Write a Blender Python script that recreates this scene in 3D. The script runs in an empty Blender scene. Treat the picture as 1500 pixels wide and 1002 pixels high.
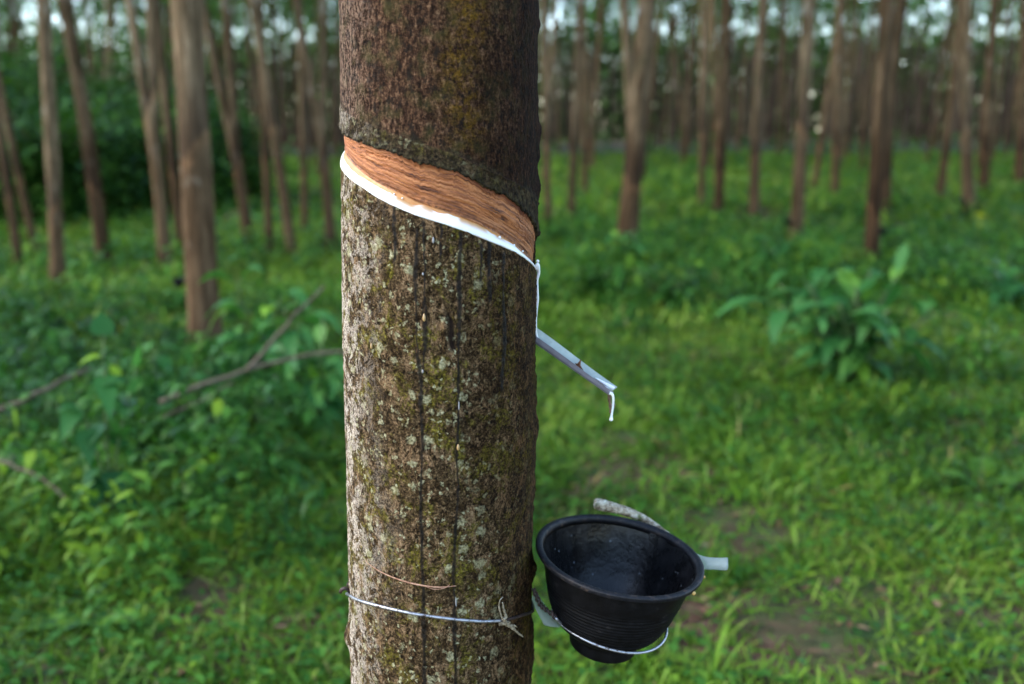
import bpy, math, random
import numpy as np
from mathutils import Vector, Matrix, Euler

rng = np.random.default_rng(7)
random.seed(7)
scene = bpy.context.scene
COL = scene.collection
R = math.radians

# ------------------------------------------------------------------ camera model (used for measuring the place)
PITCH, FPX, EYE = R(11.8), 1458.33, 1.3


def ray(px, py):
    cx, cy = (px - 750) / FPX, (501 - py) / FPX
    return np.array([cx, math.cos(PITCH) + cy * math.sin(PITCH), -math.sin(PITCH) + cy * math.cos(PITCH)])


def at(px, py, Y):
    d = ray(px, py)
    return np.array([0, 0, EYE]) + d * (Y / d[1])


def sstep(a, b, x):
    t = np.clip((x - a) / (b - a), 0, 1)
    return t * t * (3 - 2 * t)


# ------------------------------------------------------------------ vectorised value noise
def _hash(ix, iy, iz, seed):
    h = (ix * 374761393 + iy * 668265263 + iz * 2147483647 + seed * 1274126177) & 0xFFFFFFFF
    h = ((h ^ (h >> 13)) * 1274126177) & 0xFFFFFFFF
    h = ((h ^ (h >> 16)) * 2246822519) & 0xFFFFFFFF
    return ((h ^ (h >> 15)) & 0xFFFFFF) / float(0xFFFFFF)


def vnoise(x, y, z=0.0, seed=0):
    x, y, z = np.broadcast_arrays(np.asarray(x, float), np.asarray(y, float), np.asarray(z, float))
    ix, iy, iz = (np.floor(a).astype(np.int64) for a in (x, y, z))
    fx, fy, fz = x - ix, y - iy, z - iz
    fx, fy, fz = (f * f * (3 - 2 * f) for f in (fx, fy, fz))
    out = 0
    for dx in (0, 1):
        for dy in (0, 1):
            for dz in (0, 1):
                w = (fx if dx else 1 - fx) * (fy if dy else 1 - fy) * (fz if dz else 1 - fz)
                out = out + w * _hash(ix + dx, iy + dy, iz + dz, seed)
    return out * 2 - 1


def fbm(x, y, z=0.0, seed=0, oct=4):
    s, a, n = 0, 1.0, 0
    for o in range(oct):
        k = 2.03 ** o
        s = s + a * vnoise(np.asarray(x) * k, np.asarray(y) * k, np.asarray(z) * k, seed + o * 17)
        n += a
        a *= .55
    return s / n


# ------------------------------------------------------------------ mesh helpers
class MB:
    """collects vertices and faces (triangles / quads) into one mesh"""

    def __init__(s):
        s.V, s.F, s.M, s.A, s.n = [], [], [], [], 0

    def add(s, V, F, mat=0, var=None):
        V = np.asarray(V, float).reshape(-1, 3)
        s.V.append(V)
        s.A.append(np.broadcast_to(np.asarray(0.5 if var is None else var, float), (len(V),)))
        for f in (F if isinstance(F, list) else [F]):
            f = np.asarray(f, np.int64)
            s.F.append(f + s.n)
            s.M.append(np.full(len(f), mat, np.int32))
        s.n += len(V)
        return s

    def mesh(s, name, mats, smooth=True):
        me = bpy.data.meshes.new(name)
        V = np.concatenate(s.V)
        me.vertices.add(len(V))
        me.vertices.foreach_set('co', V.astype(np.float32).ravel())
        idx = np.concatenate([f.ravel() for f in s.F])
        tot = np.concatenate([np.full(len(f), f.shape[1]) for f in s.F])
        me.loops.add(len(idx))
        me.loops.foreach_set('vertex_index', idx.astype(np.int32))
        me.polygons.add(len(tot))
        me.polygons.foreach_set('loop_start', np.concatenate([[0], np.cumsum(tot)[:-1]]).astype(np.int32))
        me.polygons.foreach_set('loop_total', tot.astype(np.int32))
        me.polygons.foreach_set('material_index', np.concatenate(s.M))
        me.polygons.foreach_set('use_smooth', np.full(len(tot), smooth))
        a = me.attributes.new('var', 'FLOAT', 'POINT')
        a.data.foreach_set('value', np.concatenate(s.A).astype(np.float32))
        for m in (mats if isinstance(mats, (list, tuple)) else [mats]):
            me.materials.append(m)
        me.update(calc_edges=True)
        me.validate()
        return me


def link(name, me, parent=None, loc=(0, 0, 0)):
    o = bpy.data.objects.new(name, me)
    COL.objects.link(o)
    o.location = loc
    if parent:
        o.parent = parent
    return o


def tag(o, label=None, cat=None, group=None, kind=None):
    if label:
        o['label'] = label
    if cat:
        o['category'] = cat
    if group:
        o['group'] = group
    if kind:
        o['kind'] = kind
    return o


def thing(name, label, cat, loc=(0, 0, 0), group=None):
    return tag(link(name, None, None, loc), label, cat, group)


def dup(root, label=None, group=None):
    r = root.copy()
    COL.objects.link(r)
    for ch in list(root.children):
        c = ch.copy()
        COL.objects.link(c)
        c.parent = r
        for g in list(ch.children):
            d = g.copy()
            COL.objects.link(d)
            d.parent = c
    tag(r, label, None, group)
    return r


def grid_faces(nr, nc, wrap=False):
    i = np.arange(nr - 1)[:, None] * nc
    j = np.arange(nc if wrap else nc - 1)[None, :]
    k = (j + 1) % nc
    return np.stack([i + j, i + k, i + nc + k, i + nc + j], -1).reshape(-1, 4)


def tube(P, rad, seg=10, cap=True, ell=None):
    P = np.asarray(P, float)
    n = len(P)
    rad = np.broadcast_to(np.asarray(rad, float), (n,))
    T = np.gradient(P, axis=0)
    T /= np.linalg.norm(T, axis=1)[:, None] + 1e-12
    ref = np.array([0, 1, 0.]) if abs(T[0][1]) < .8 else np.array([1, 0, 0.])
    N = np.zeros_like(P)
    prev = ref
    for i in range(n):
        v = prev - T[i] * np.dot(prev, T[i])
        v /= np.linalg.norm(v) + 1e-12
        N[i] = v
        prev = v
    Bn = np.cross(T, N)
    a = np.linspace(0, 2 * math.pi, seg, endpoint=False)
    ring = N[:, None, :] * np.cos(a)[None, :, None] * (ell or 1) + Bn[:, None, :] * np.sin(a)[None, :, None]
    V = (P[:, None, :] + ring * rad[:, None, None]).reshape(-1, 3)
    F = [grid_faces(n, seg, True)]
    if cap:
        V = np.concatenate([V, P[:1], P[-1:]])
        j = np.arange(seg)
        k = (j + 1) % seg
        F.append(np.stack([np.full(seg, n * seg), k, j], -1))
        F.append(np.stack([np.full(seg, n * seg + 1), (n - 1) * seg + j, (n - 1) * seg + k], -1))
    return V, F


def smooth_path(P, n):
    """Catmull-Rom through the points"""
    P = np.asarray(P, float)
    Q = np.concatenate([[2 * P[0] - P[1]], P, [2 * P[-1] - P[-2]]])
    t = np.linspace(0, len(P) - 1 - 1e-9, n)
    i = t.astype(int)
    f = (t - i)[:, None]
    a, b, c, d = Q[i], Q[i + 1], Q[i + 2], Q[i + 3]
    return .5 * (2 * b + (c - a) * f + (2 * a - 5 * b + 4 * c - d) * f ** 2 + (3 * b - a - 3 * c + d) * f ** 3)


def norm(v):
    return v / (np.linalg.norm(v, axis=-1, keepdims=True) + 1e-9)


LEAF = ((.0, .10), (.22, .8), (.5, 1.), (.78, .66), (1., .0))
BLADE = ((.0, .8), (.35, 1.), (.7, .75), (1., .0))
SMALL = ((.0, .12), (.45, 1.), (1., .0))


def leaves(mb, base, dirs, L, W, droop, var, prof=BLADE, mat=0, fold=0.0, roll=None):
    """many single leaves or blades, bent downwards along their length"""
    base, dirs = np.asarray(base, float), norm(np.asarray(dirs, float))
    n = len(base)
    L, W, droop, var = (np.broadcast_to(np.asarray(a, float), (n,)) for a in (L, W, droop, var))
    side = np.cross(dirs, [0, 0, 1.])
    bad = np.linalg.norm(side, axis=1) < .05
    side[bad] = [1, 0, 0]
    side = norm(side)
    if roll is not None:
        up = np.cross(side, dirs)
        side = side * np.cos(roll)[:, None] + up * np.sin(roll)[:, None]
    nrm = np.cross(side, dirs)
    rows = []
    for t, w in prof:
        c = base + dirs * (L * t)[:, None]
        c[:, 2] -= droop * L * t * t
        c -= dirs * (droop * L * t * t * .35)[:, None]
        h = side * (W * w * .5)[:, None]
        if w == 0:
            rows.append([c])
        else:
            lift = nrm * (W * w * fold)[:, None]
            rows.append([c + h + lift, c, c - h + lift] if fold else [c + h, c - h])
    flat = [p for r in rows for p in r]
    k = len(flat)
    V = np.stack(flat, 1).reshape(-1, 3)
    o = (np.arange(n) * k)[:, None]
    q, tr, pos = [], [], 0
    for i in range(len(rows) - 1):
        a, b = len(rows[i]), len(rows[i + 1])
        if b > 1:
            for m in range(a - 1):
                q.append([pos + m, pos + m + 1, pos + a + m + 1, pos + a + m])
        else:
            for m in range(a - 1):
                tr.append([pos + m, pos + m + 1, pos + a])
        pos += a
    F = []
    if q:
        F.append((o[:, None, :] + np.array(q)[None]).reshape(-1, 4))
    if tr:
        F.append((o[:, None, :] + np.array(tr)[None]).reshape(-1, 3))
    mb.add(V, F, mat, np.repeat(var, k))


def rdirs(n, zlo=-.3, zhi=1.):
    a = rng.uniform(0, 2 * math.pi, n)
    z = rng.uniform(zlo, zhi, n)
    s = np.sqrt(np.clip(1 - z * z, 0, 1))
    return np.stack([s * np.cos(a), s * np.sin(a), z], 1)


# ------------------------------------------------------------------ material helper
class NT:
    def __init__(s, name):
        s.m = bpy.data.materials.new(name)
        s.m.use_nodes = True
        s.t = s.m.node_tree
        s.t.nodes.clear()
        s.out = s.t.nodes.new('ShaderNodeOutputMaterial')

    def n(s, typ, **kw):
        x = s.t.nodes.new(typ)
        for k, v in kw.items():
            setattr(x, k, v)
        return x

    def put(s, sock, v):
        if isinstance(v, bpy.types.NodeSocket):
            s.t.links.new(v, sock)
        elif isinstance(v, (tuple, list)) and len(v) == 3 and sock.type == 'RGBA':
            sock.default_value = (*v, 1)
        else:
            sock.default_value = v

    def coord(s, scale=(1, 1, 1), kind='Object'):
        c = s.n('ShaderNodeTexCoord')
        m = s.n('ShaderNodeMapping')
        m.inputs['Scale'].default_value = scale
        s.t.links.new(c.outputs[kind], m.inputs['Vector'])
        return m.outputs[0]

    def world(s, scale=(1, 1, 1)):
        g = s.n('ShaderNodeNewGeometry')
        m = s.n('ShaderNodeMapping')
        m.inputs['Scale'].default_value = scale
        s.t.links.new(g.outputs['Position'], m.inputs['Vector'])
        return m.outputs[0]

    def noise(s, vec, scale, detail=4, rough=.6, dist=0):
        x = s.n('ShaderNodeTexNoise')
        s.put(x.inputs['Vector'], vec)
        x.inputs['Scale'].default_value = scale
        x.inputs['Detail'].default_value = detail
        x.inputs['Roughness'].default_value = rough
        x.inputs['Distortion'].default_value = dist
        return x.outputs['Fac']

    def voro(s, vec, scale, out='Distance', rnd=1):
        x = s.n('ShaderNodeTexVoronoi')
        s.put(x.inputs['Vector'], vec)
        x.inputs['Scale'].default_value = scale
        x.inputs['Randomness'].default_value = rnd
        return x.outputs[out]

    def ramp(s, f, stops):
        x = s.n('ShaderNodeValToRGB')
        e = x.color_ramp.elements
        while len(e) < len(stops):
            e.new(.5)
        for i, (p, c) in enumerate(stops):
            e[i].position = p
            e[i].color = (*c, 1) if isinstance(c, tuple) else (c, c, c, 1)
        s.put(x.inputs['Fac'], f)
        return x.outputs['Color']

    def mapr(s, v, a, b, lo=0., hi=1.):
        x = s.n('ShaderNodeMapRange')
        x.clamp = True
        s.put(x.inputs[0], v)
        for i, q in enumerate((a, b, lo, hi)):
            x.inputs[i + 1].default_value = q
        return x.outputs[0]

    def mix(s, f, a, b, mode='MIX'):
        x = s.n('ShaderNodeMix', data_type='RGBA', blend_type=mode)
        s.put(x.inputs[0], f)
        s.put(x.inputs[6], a)
        s.put(x.inputs[7], b)
        return x.outputs[2]

    def math(s, op, a, b=0.):
        x = s.n('ShaderNodeMath', operation=op)
        s.put(x.inputs[0], a)
        s.put(x.inputs[1], b)
        return x.outputs[0]

    def attr(s, name):
        return s.n('ShaderNodeAttribute', attribute_name=name).outputs['Fac']

    def bump(s, h, strength, dist):
        x = s.n('ShaderNodeBump')
        x.inputs['Strength'].default_value = strength
        x.inputs['Distance'].default_value = dist
        s.put(x.inputs['Height'], h)
        return x.outputs[0]

    def bsdf(s, col, rough=.6, spec=.5, normal=None, **kw):
        b = s.n('ShaderNodeBsdfPrincipled')
        s.put(b.inputs['Base Color'], col)
        s.put(b.inputs['Roughness'], rough)
        s.put(b.inputs['Specular IOR Level'], spec)
        if normal is not None:
            s.put(b.inputs['Normal'], normal)
        for k, v in kw.items():
            s.put(b.inputs[k], v)
        return b.outputs[0]

    def done(s, sh):
        s.t.links.new(sh, s.out.inputs['Surface'])
        return s.m


def leaf_mat(name, stops, rough=.42, trans=.3, spec=.14):
    t = NT(name)
    c = t.ramp(t.attr('var'), stops)
    c = t.mix(t.mapr(t.noise(t.world(), 2.2, 3), .35, .7), c, t.mix(.65, c, (.8, .75, .55), 'MULTIPLY'))
    d = t.bsdf(c, rough, spec)
    tr = t.n('ShaderNodeBsdfTranslucent')
    t.put(tr.inputs['Color'], t.mix(1., c, (1., 1.15, .55), 'MULTIPLY'))
    mx = t.n('ShaderNodeMixShader')
    mx.inputs[0].default_value = trans
    t.t.links.new(d, mx.inputs[1])
    t.t.links.new(tr.outputs[0], mx.inputs[2])
    return t.done(mx.outputs[0])


G_GRASS = leaf_mat('grass_blades', [(0, (.014, .042, .004)), (.45, (.062, .150, .014)), (.8, (.15, .275, .026)), (.93, (.20, .29, .05)), (1, (.25, .17, .07))])
G_WEED = leaf_mat('weed_leaves', [(0, (.008, .034, .006)), (.5, (.036, .124, .019)), (.85, (.088, .225, .034)), (1, (.18, .30, .025))], .4)
G_BROAD = leaf_mat('broad_leaves', [(0, (.012, .065, .016)), (.5, (.038, .145, .034)), (.8, (.075, .225, .058)), (1, (.20, .36, .02))], .5, .3, .18)
G_CANOPY = leaf_mat('canopy_leaves', [(0, (.035, .10, .035)), (.5, (.085, .20, .05)), (.9, (.15, .29, .06)), (1, (.20, .29, .07))], .4, .42)
G_BUSH = leaf_mat('bush_leaves', [(0, (.010, .042, .010)), (.5, (.032, .10, .018)), (1, (.10, .22, .035))], .42, .3)
G_YELLOW = leaf_mat('yellow_leaf', [(0, (.5, .5, .03)), (1, (.55, .45, .05))], .5, .3)


# ------------------------------------------------------------------ ground
def gh(x, y):
    x, y = np.asarray(x, float), np.asarray(y, float)
    rise = .011 * np.clip(y - 14, 0, 95) * (.35 + .65 / (1 + np.exp(-x / 6.)))
    return rise + .07 * vnoise(x * .35, y * .35, 0, 3) * sstep(2, 6, y) + .02 * vnoise(x * 1.3, y * 1.3, 0, 9)


def on_ground(px, py):
    d = ray(px, py)
    t = 1.
    for _ in range(60):
        P = np.array([0, 0, EYE]) + d * t
        t += (P[2] - float(gh(P[0], P[1]))) / max(-d[2], .02) * .6
    return np.array([0, 0, EYE]) + d * t


t = NT('forest_soil')
w = t.world()
soil = t.ramp(t.noise(w, 9, 6, .7), [(.3, (.03, .016, .009)), (.55, (.10, .055, .034)), (.75, (.20, .12, .08))])
soil = t.mix(t.mapr(t.voro(w, 26), .05, .2), (.13, .085, .055), soil)
green = t.ramp(t.noise(w, 3.1, 5, .7), [(.3, (.014, .03, .008)), (.55, (.03, .06, .014)), (.75, (.06, .085, .028))])
gm = t.mapr(t.noise(w, 1.3, 6, .7), .42, .62)
M_SOIL = t.done(t.bsdf(t.mix(gm, soil, green), .9, .2, t.bump(t.noise(w, 30, 5), .6, .02)))
xs = np.concatenate([-np.geomspace(420, 14, 26), np.linspace(-13, 13, 80), np.geomspace(14, 420, 26)])
ys = np.concatenate([np.linspace(-30, 0, 8), np.linspace(.3, 20, 70), np.geomspace(21, 700, 50)])
X, Yg = np.meshgrid(xs, ys)
mb = MB()
mb.add(np.stack([X, Yg, gh(X, Yg)], -1).reshape(-1, 3), grid_faces(len(ys), len(xs)))
tag(link('ground', mb.mesh('ground', M_SOIL)), kind='structure')


def bare(x, y):
    """1 where soil shows through"""
    n = fbm(x * .95 + 3, y * .8, 0, 31, 3)
    spots = 0
    for (px, py, rr) in ((1150, 950, .22), (900, 690, .26), (1085, 775, .2), (1020, 905, .15), (300, 870, .12), (930, 640, .16), (1370, 745, .13), (1230, 860, .13)):
        g = on_ground(px, py)
        spots = np.maximum(spots, np.exp(-((x - g[0]) ** 2 + ((y - g[1]) * .8) ** 2) / rr ** 2))
    return np.clip(sstep(.3, .6, n) * .55 + spots, 0, 1) * (1 - sstep(5.5, 9, y) * .6)


def wedge(n, y0, y1, pad=.8, p=1.):
    y = y0 + (y1 - y0) * rng.random(n) ** p
    x = (rng.random(n) * 2 - 1) * (.56 * y + pad)
    return x, y


# ------------------------------------------------------------------ grass and undergrowth (uncountable)
def weedy(x, y):
    """how overgrown the ground is: left side and the middle distance"""
    left = sstep(.1, -1., x + .13 * (y - 2)) * sstep(2.3, 3.3, y) * (1 - .75 * sstep(4.4, 6.2, y))
    mid = sstep(6.2, 8, y) * sstep(.1, -.25, vnoise(x * .5, y * .35, 0, 77) - .25) * (1 - .6 * sstep(-2, -3.5, x))
    return np.clip(np.maximum(left, mid * .7) * (.45 + .75 * (fbm(x * .8, y * .8, 0, 5, 3) + .5)), 0, 1)


mb = MB()
for (n, y0, y1, p, hs, ws) in ((7200, 1.5, 3.4, 1.0, .085, .0058), (8500, 3.4, 6.5, 1.0, .11, .0085), (8500, 6.5, 14, .85, .15, .016), (8000, 14, 48, .9, .24, .05)):
    x, y = wedge(n, y0, y1, .8, p)
    keep = rng.random(n) > bare(x, y) * .86
    x, y = x[keep], y[keep]
    k = 11
    h = hs * (1 + .5 * fbm(x * 1.2, y * 1.2, 0, 40, 3)) * (1 + .7 * weedy(x, y))
    tone = np.clip(.5 + .55 * fbm(x * .9, y * .9, 0, 60, 3) + .12 * sstep(-1., 1.2, x) + .28 * sstep(4.5, 7.5, y), .08, .92)
    m = len(x)
    bx = np.repeat(x, k) + rng.normal(0, hs * .35, m * k)
    by = np.repeat(y, k) + rng.normal(0, hs * .35, m * k)
    d = rdirs(m * k, .25, .95)
    L = np.repeat(h, k) * rng.uniform(.6, 1.7, m * k)
    var = np.clip(np.repeat(tone, k) + rng.normal(0, .16, m * k), 0, .9)
    var = np.where(rng.random(m * k) < .035, rng.uniform(.92, 1, m * k), var)
    leaves(mb, np.stack([bx, by, gh(bx, by) - .01], 1), d, L, ws * rng.uniform(.6, 1.6, m * k), rng.uniform(.1, .7, m * k), var, BLADE, roll=rng.normal(0, .5, m * k))
tag(link('grass', mb.mesh('grass', G_GRASS)), 'short green grass covering the plantation floor', 'grass', kind='stuff')

mb = MB()
# small round leaved ground cover between the blades
for (n, y0, y1, s) in ((9000, 1.6, 4, .03), (15000, 4, 9, .045), (16000, 9, 30, .11)):
    x, y = wedge(n, y0, y1, .8)
    keep = rng.random(n) > bare(x, y) * .9
    x, y = x[keep], y[keep]
    m = len(x)
    d = rdirs(m, -.05, .75)
    z = gh(x, y) + rng.uniform(.01, .09, m) * (1 + 2 * (y0 > 5))
    var = np.clip(.5 + .5 * fbm(x * 1.1, y * 1.1, 0, 62, 3) + rng.normal(0, .18, m), 0, 1)
    leaves(mb, np.stack([x, y, z], 1), d, s * rng.uniform(.7, 1.8, m), s * rng.uniform(.5, .9, m), .3, var, SMALL)
# taller weeds, each with a whorl of leaves round a stem
for (n, y0, y1, hh, ll) in ((1500, 2.6, 5.0, .30, .075), (5000, 5.0, 9.5, .34, .10), (6500, 9.5, 24, .34, .13), (3400, 24, 60, .5, .24), (3000, 60, 115, .7, .4)):
    x, y = wedge(n, y0, y1, .8)
    wd = weedy(x, y)
    keep = rng.random(n) < wd * (1.0 if y1 < 20 else .75)
    x, y, wd = x[keep], y[keep], wd[keep]
    m, k = len(x), 16
    h = hh * (.35 + .9 * wd) * rng.uniform(.5, 1.25, m)
    f = rng.uniform(.15, 1, (m, k))
    bx = np.repeat(x, k) + rng.normal(0, hh * .14, m * k)
    by = np.repeat(y, k) + rng.normal(0, hh * .14, m * k)
    bz = gh(bx, by) + (h[:, None] * f).ravel()
    tone = np.repeat(np.clip(.42 + .2 * sstep(5, 8, y) + .6 * fbm(x * .7, y * .7, 0, 90, 3) + rng.normal(0, .12, m), 0, 1), k)
    L = ll * rng.uniform(.55, 1.3, m * k)
    leaves(mb, np.stack([bx, by, bz], 1), rdirs(m * k, -.25, .75), L, L * np.repeat(rng.uniform(.14, .5, m), k), rng.uniform(.2, .8, m * k),
           np.clip(tone + rng.normal(0, .14, m * k), 0, 1), LEAF)
tag(link('undergrowth', mb.mesh('undergrowth', G_WEED)), 'mixed leafy weeds and ground cover spreading between the trees', 'undergrowth', kind='stuff')

# dead leaves lying on the bare patches
mb = MB()
x, y = wedge(2600, 1.6, 9, .5)
keep = rng.random(len(x)) < .12 + bare(x, y)
x, y = x[keep], y[keep]
m = len(x)
leaves(mb, np.stack([x, y, gh(x, y) + .012], 1), rdirs(m, -.05, .3), rng.uniform(.02, .06, m), rng.uniform(.01, .022, m), .2, rng.random(m) ** 1.4, LEAF)
M_LITTER = leaf_mat('dead_leaves', [(0, (.06, .03, .018)), (.6, (.17, .09, .055)), (1, (.32, .21, .14))], .7, .1, .25)
tag(link('leaf_litter', mb.mesh('leaf_litter', M_LITTER)), 'brown dead leaves scattered on the bare soil', 'leaf litter', kind='stuff')

# ------------------------------------------------------------------ bark of the trees behind
t = NT('rubber_bark')
o = t.coord()
oi = t.n('ShaderNodeObjectInfo').outputs['Random']
sep = t.n('ShaderNodeSeparateXYZ')
t.t.links.new(o, sep.inputs[0])
streak = t.noise(t.coord((9, 9, 1.2)), 2.4, 5, .65)
hi = t.ramp(streak, [(.32, (.04, .026, .014)), (.5, (.132, .092, .052)), (.68, (.29, .215, .135))])
lo = t.ramp(streak, [(.32, (.035, .02, .009)), (.5, (.088, .054, .029)), (.7, (.185, .118, .064))])
hz = t.math('ADD', sep.outputs[2], t.math('MULTIPLY', t.noise(o, 2.5, 2), .9))
c = t.mix(t.mapr(hz, 1.45, 2.15), lo, hi)
cutd = t.math('ADD', t.math('SUBTRACT', sep.outputs[2], t.math('MULTIPLY', sep.outputs[0], 1.2)), t.math('ADD', t.math('MULTIPLY', t.noise(o, 14, 3), .07), t.math('MULTIPLY', oi, .9)))
cutd = t.math('SUBTRACT', cutd, .5)
band_ = t.math('MULTIPLY', t.mapr(cutd, .92, .97), t.mapr(cutd, 1.08, 1.02))
c = t.mix(t.math('MULTIPLY', band_, t.mapr(t.noise(o, 9, 3), .35, .65, 0, .5)), c, (.25, .13, .065))
c = t.mix(t.math('MULTIPLY', t.math('MULTIPLY', t.mapr(cutd, 1.04, 1.06), t.mapr(cutd, 1.5, 1.15)), .55), c, (.035, .022, .016))
c = t.mix(t.mapr(t.noise(o, 3.2, 3), .6, .72), c, (.27, .235, .185))
c = t.mix(t.mapr(t.noise(o, 1.7, 3), .58, .75), c, (.05, .055, .025))
c = t.mix(t.mapr(oi, 0, 1, .0, .85), c, t.mix(1., c, (.34, .30, .27), 'MULTIPLY'))
M_BARK = t.done(t.bsdf(c, .9, .06, t.bump(t.noise(t.coord((20, 20, 5)), 3, 4), .5, .02)))


# ------------------------------------------------------------------ tree builder
def limbs(start, top_h, spread, r0, n_main, rnd, lean=0.):
    out, tips = [], []
    ph = rnd.uniform(0, 6.28)
    for i in range(n_main):
        a = ph + i * 2 * math.pi / n_main + rnd.uniform(-.4, .4)
        s = spread * rnd.uniform(.6, 1.1)
        hgt = (top_h - start[2]) * rnd.uniform(.75, 1)
        e = np.array([start[0] + s * math.cos(a), start[1] + s * math.sin(a), start[2] + hgt])
        mid = start + (e - start) * .45 + np.array([math.cos(a), math.sin(a), 0]) * s * .18
        m0 = start + (mid - start) * .4 + np.array([0, 0, .1])
        P = smooth_path([start - [0, 0, .5], m0, mid, e], 9)
        rr = np.linspace(r0 * .88, r0 * .12, 9)
        out.append((P, rr))
        for q in range(3, 9):
            tips.append(P[q])
        for j in range(4):
            k = rnd.randint(3, 7)
            b = P[k]
            a2 = a + rnd.uniform(-1.6, 1.6)
            l2 = rnd.uniform(.9, 2.1)
            e2 = b + np.array([math.cos(a2) * l2, math.sin(a2) * l2, rnd.uniform(.1, 1.4)])
            P2 = smooth_path([b, (b + e2) / 2 + [0, 0, .12], e2], 6)
            out.append((P2, np.linspace(rr[k] * .6, .008, 6)))
            tips += [P2[3], P2[4], P2[5]]
    return out, np.array(tips)


def trunk_arrays(mb, fork_h, r0, rnd, seg=12, bend=.06):
    n = 22
    z = np.concatenate([[-.25, -.05, .05, .15], np.linspace(.3, fork_h, n - 4)])
    ph = rnd.uniform(0, 6)
    P = np.stack([bend * np.sin(z * .9 + ph) - bend * math.sin(ph), bend * np.sin(z * .7 + ph * 2) - bend * math.sin(ph * 2), z], 1)
    rr = r0 * np.where(z > fork_h - .06, .6, 1.) * (1.06 - .38 * np.clip(z, 0, None) / 7) * (1 + .35 * np.exp(-np.clip(z, 0, 9) / .12))
    V, F = tube(P, rr, seg)
    ns = vnoise(V[:, 0] * 9, V[:, 1] * 9, V[:, 2] * 3, rnd.randint(0, 99))
    C = np.repeat(P, seg, 0)
    V[:len(C)] = C + (V[:len(C)] - C) * (1 + .09 * ns[:len(C)])[:, None]
    mb.add(V, F)
    return P[-1], rr[-1] / .6


def crown_arrays(mb, tips, n_leaf, rad, size, rnd):
    wgt = np.where(tips[:, 2] > 9.6, 1., .13)
    c = tips[rng.choice(len(tips), n_leaf // 44, p=wgt / wgt.sum())]
    c = c + rng.normal(0, rad * .62, c.shape)
    sg = np.repeat(rng.uniform(.12, .26, len(c)), 44)[:, None]
    c = np.repeat(c, 44, 0)
    n = len(c)
    P = c + rng.normal(0, 1, (n, 3)) * sg * [1, 1, .7]
    d = rdirs(n, -.75, .45)
    L = size * rng.uniform(.7, 1.3, n)
    var = np.clip(np.repeat(rng.uniform(.1, .9, n // 44), 44) + rng.normal(0, .15, n), 0, 1)
    leaves(mb, P, d, L, L * rng.uniform(.3, .45, n), rng.uniform(.1, .5, n), var, SMALL, roll=rng.normal(0, .6, n))


def make_kind(seed, fork_h, top, spread, n_main, n_leaf, r0=.1, stems=None, bend=.018):
    rnd = random.Random(seed)
    mb = MB()
    e, re = trunk_arrays(mb, fork_h, r0, rnd, bend=bend)
    tips = []
    if stems:      # a low fork: two long stems, each with its own limbs
        for sx, sh in stems:
            E = e + np.array([sx, rnd.uniform(-.3, .3), sh])
            P = smooth_path([e - [0, 0, .75], e - [sx * -.06, 0, .3], e + (E - e) * .35 + [sx * .12, 0, 0], e + (E - e) * .7 + [sx * .1, 0, 0], E], 12)
            V, F = tube(P, np.linspace(re * .9, re * .5, 12), 10)
            mb.add(V, F)
            L, tp = limbs(E, top, spread * .8, re * .5, 2, rnd)
            for P2, rr in L:
                mb.add(*tube(P2, rr, 7))
            tips.append(tp)
    else:
        L, tp = limbs(e, top, spread, re, n_main, rnd)
        for P2, rr in L:
            mb.add(*tube(P2, rr, 8))
        tips.append(tp)
    tips = np.concatenate(tips)
    cb = MB()
    crown_arrays(cb, tips, n_leaf, .8, .16, rnd)
    return mb.mesh('trunk', M_BARK), cb.mesh('crown', G_CANOPY)


KINDS = {
    'straight': make_kind(1, 6.3, 13.5, 2.0, 3, 6200),
    'tall': make_kind(2, 7.2, 14.5, 1.8, 3, 6000),
    'forked': make_kind(3, 1.75, 12., 1.9, 2, 5600, stems=((-.9, 5.), (.6, 5.4))),
    'vee': make_kind(4, 1.5, 11.5, 1.7, 2, 5600, stems=((-.65, 5.), (.5, 5.6))),
    'bent': make_kind(5, 6.4, 13., 2.2, 4, 6200, bend=.055),
    'leafy': make_kind(6, 5.4, 12.5, 2.3, 4, 7000),
}


def tree(kind, base, width, hs=1., lean=0., lean_y=0., rz=0., label='', group=None):
    o = thing('rubber_tree', label, 'tree', tuple(base), group)
    s = width / .2
    a, b = KINDS[kind]
    link('trunk', a, o)
    link('crown', b, o)
    for c in o.children:
        c.rotation_euler = (0, 0, rz)
        c.scale = (1, 1, 1)
    for c in o.children:
        if c.name.startswith('trunk'):
            c.scale = (s, s, 1) if kind not in ('forked', 'vee') else (s * .85 + .15, s * .85 + .15, 1)
    o.rotation_euler = (lean_y, lean, 0)
    o.scale = (1, 1, hs)
    return o


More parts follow.
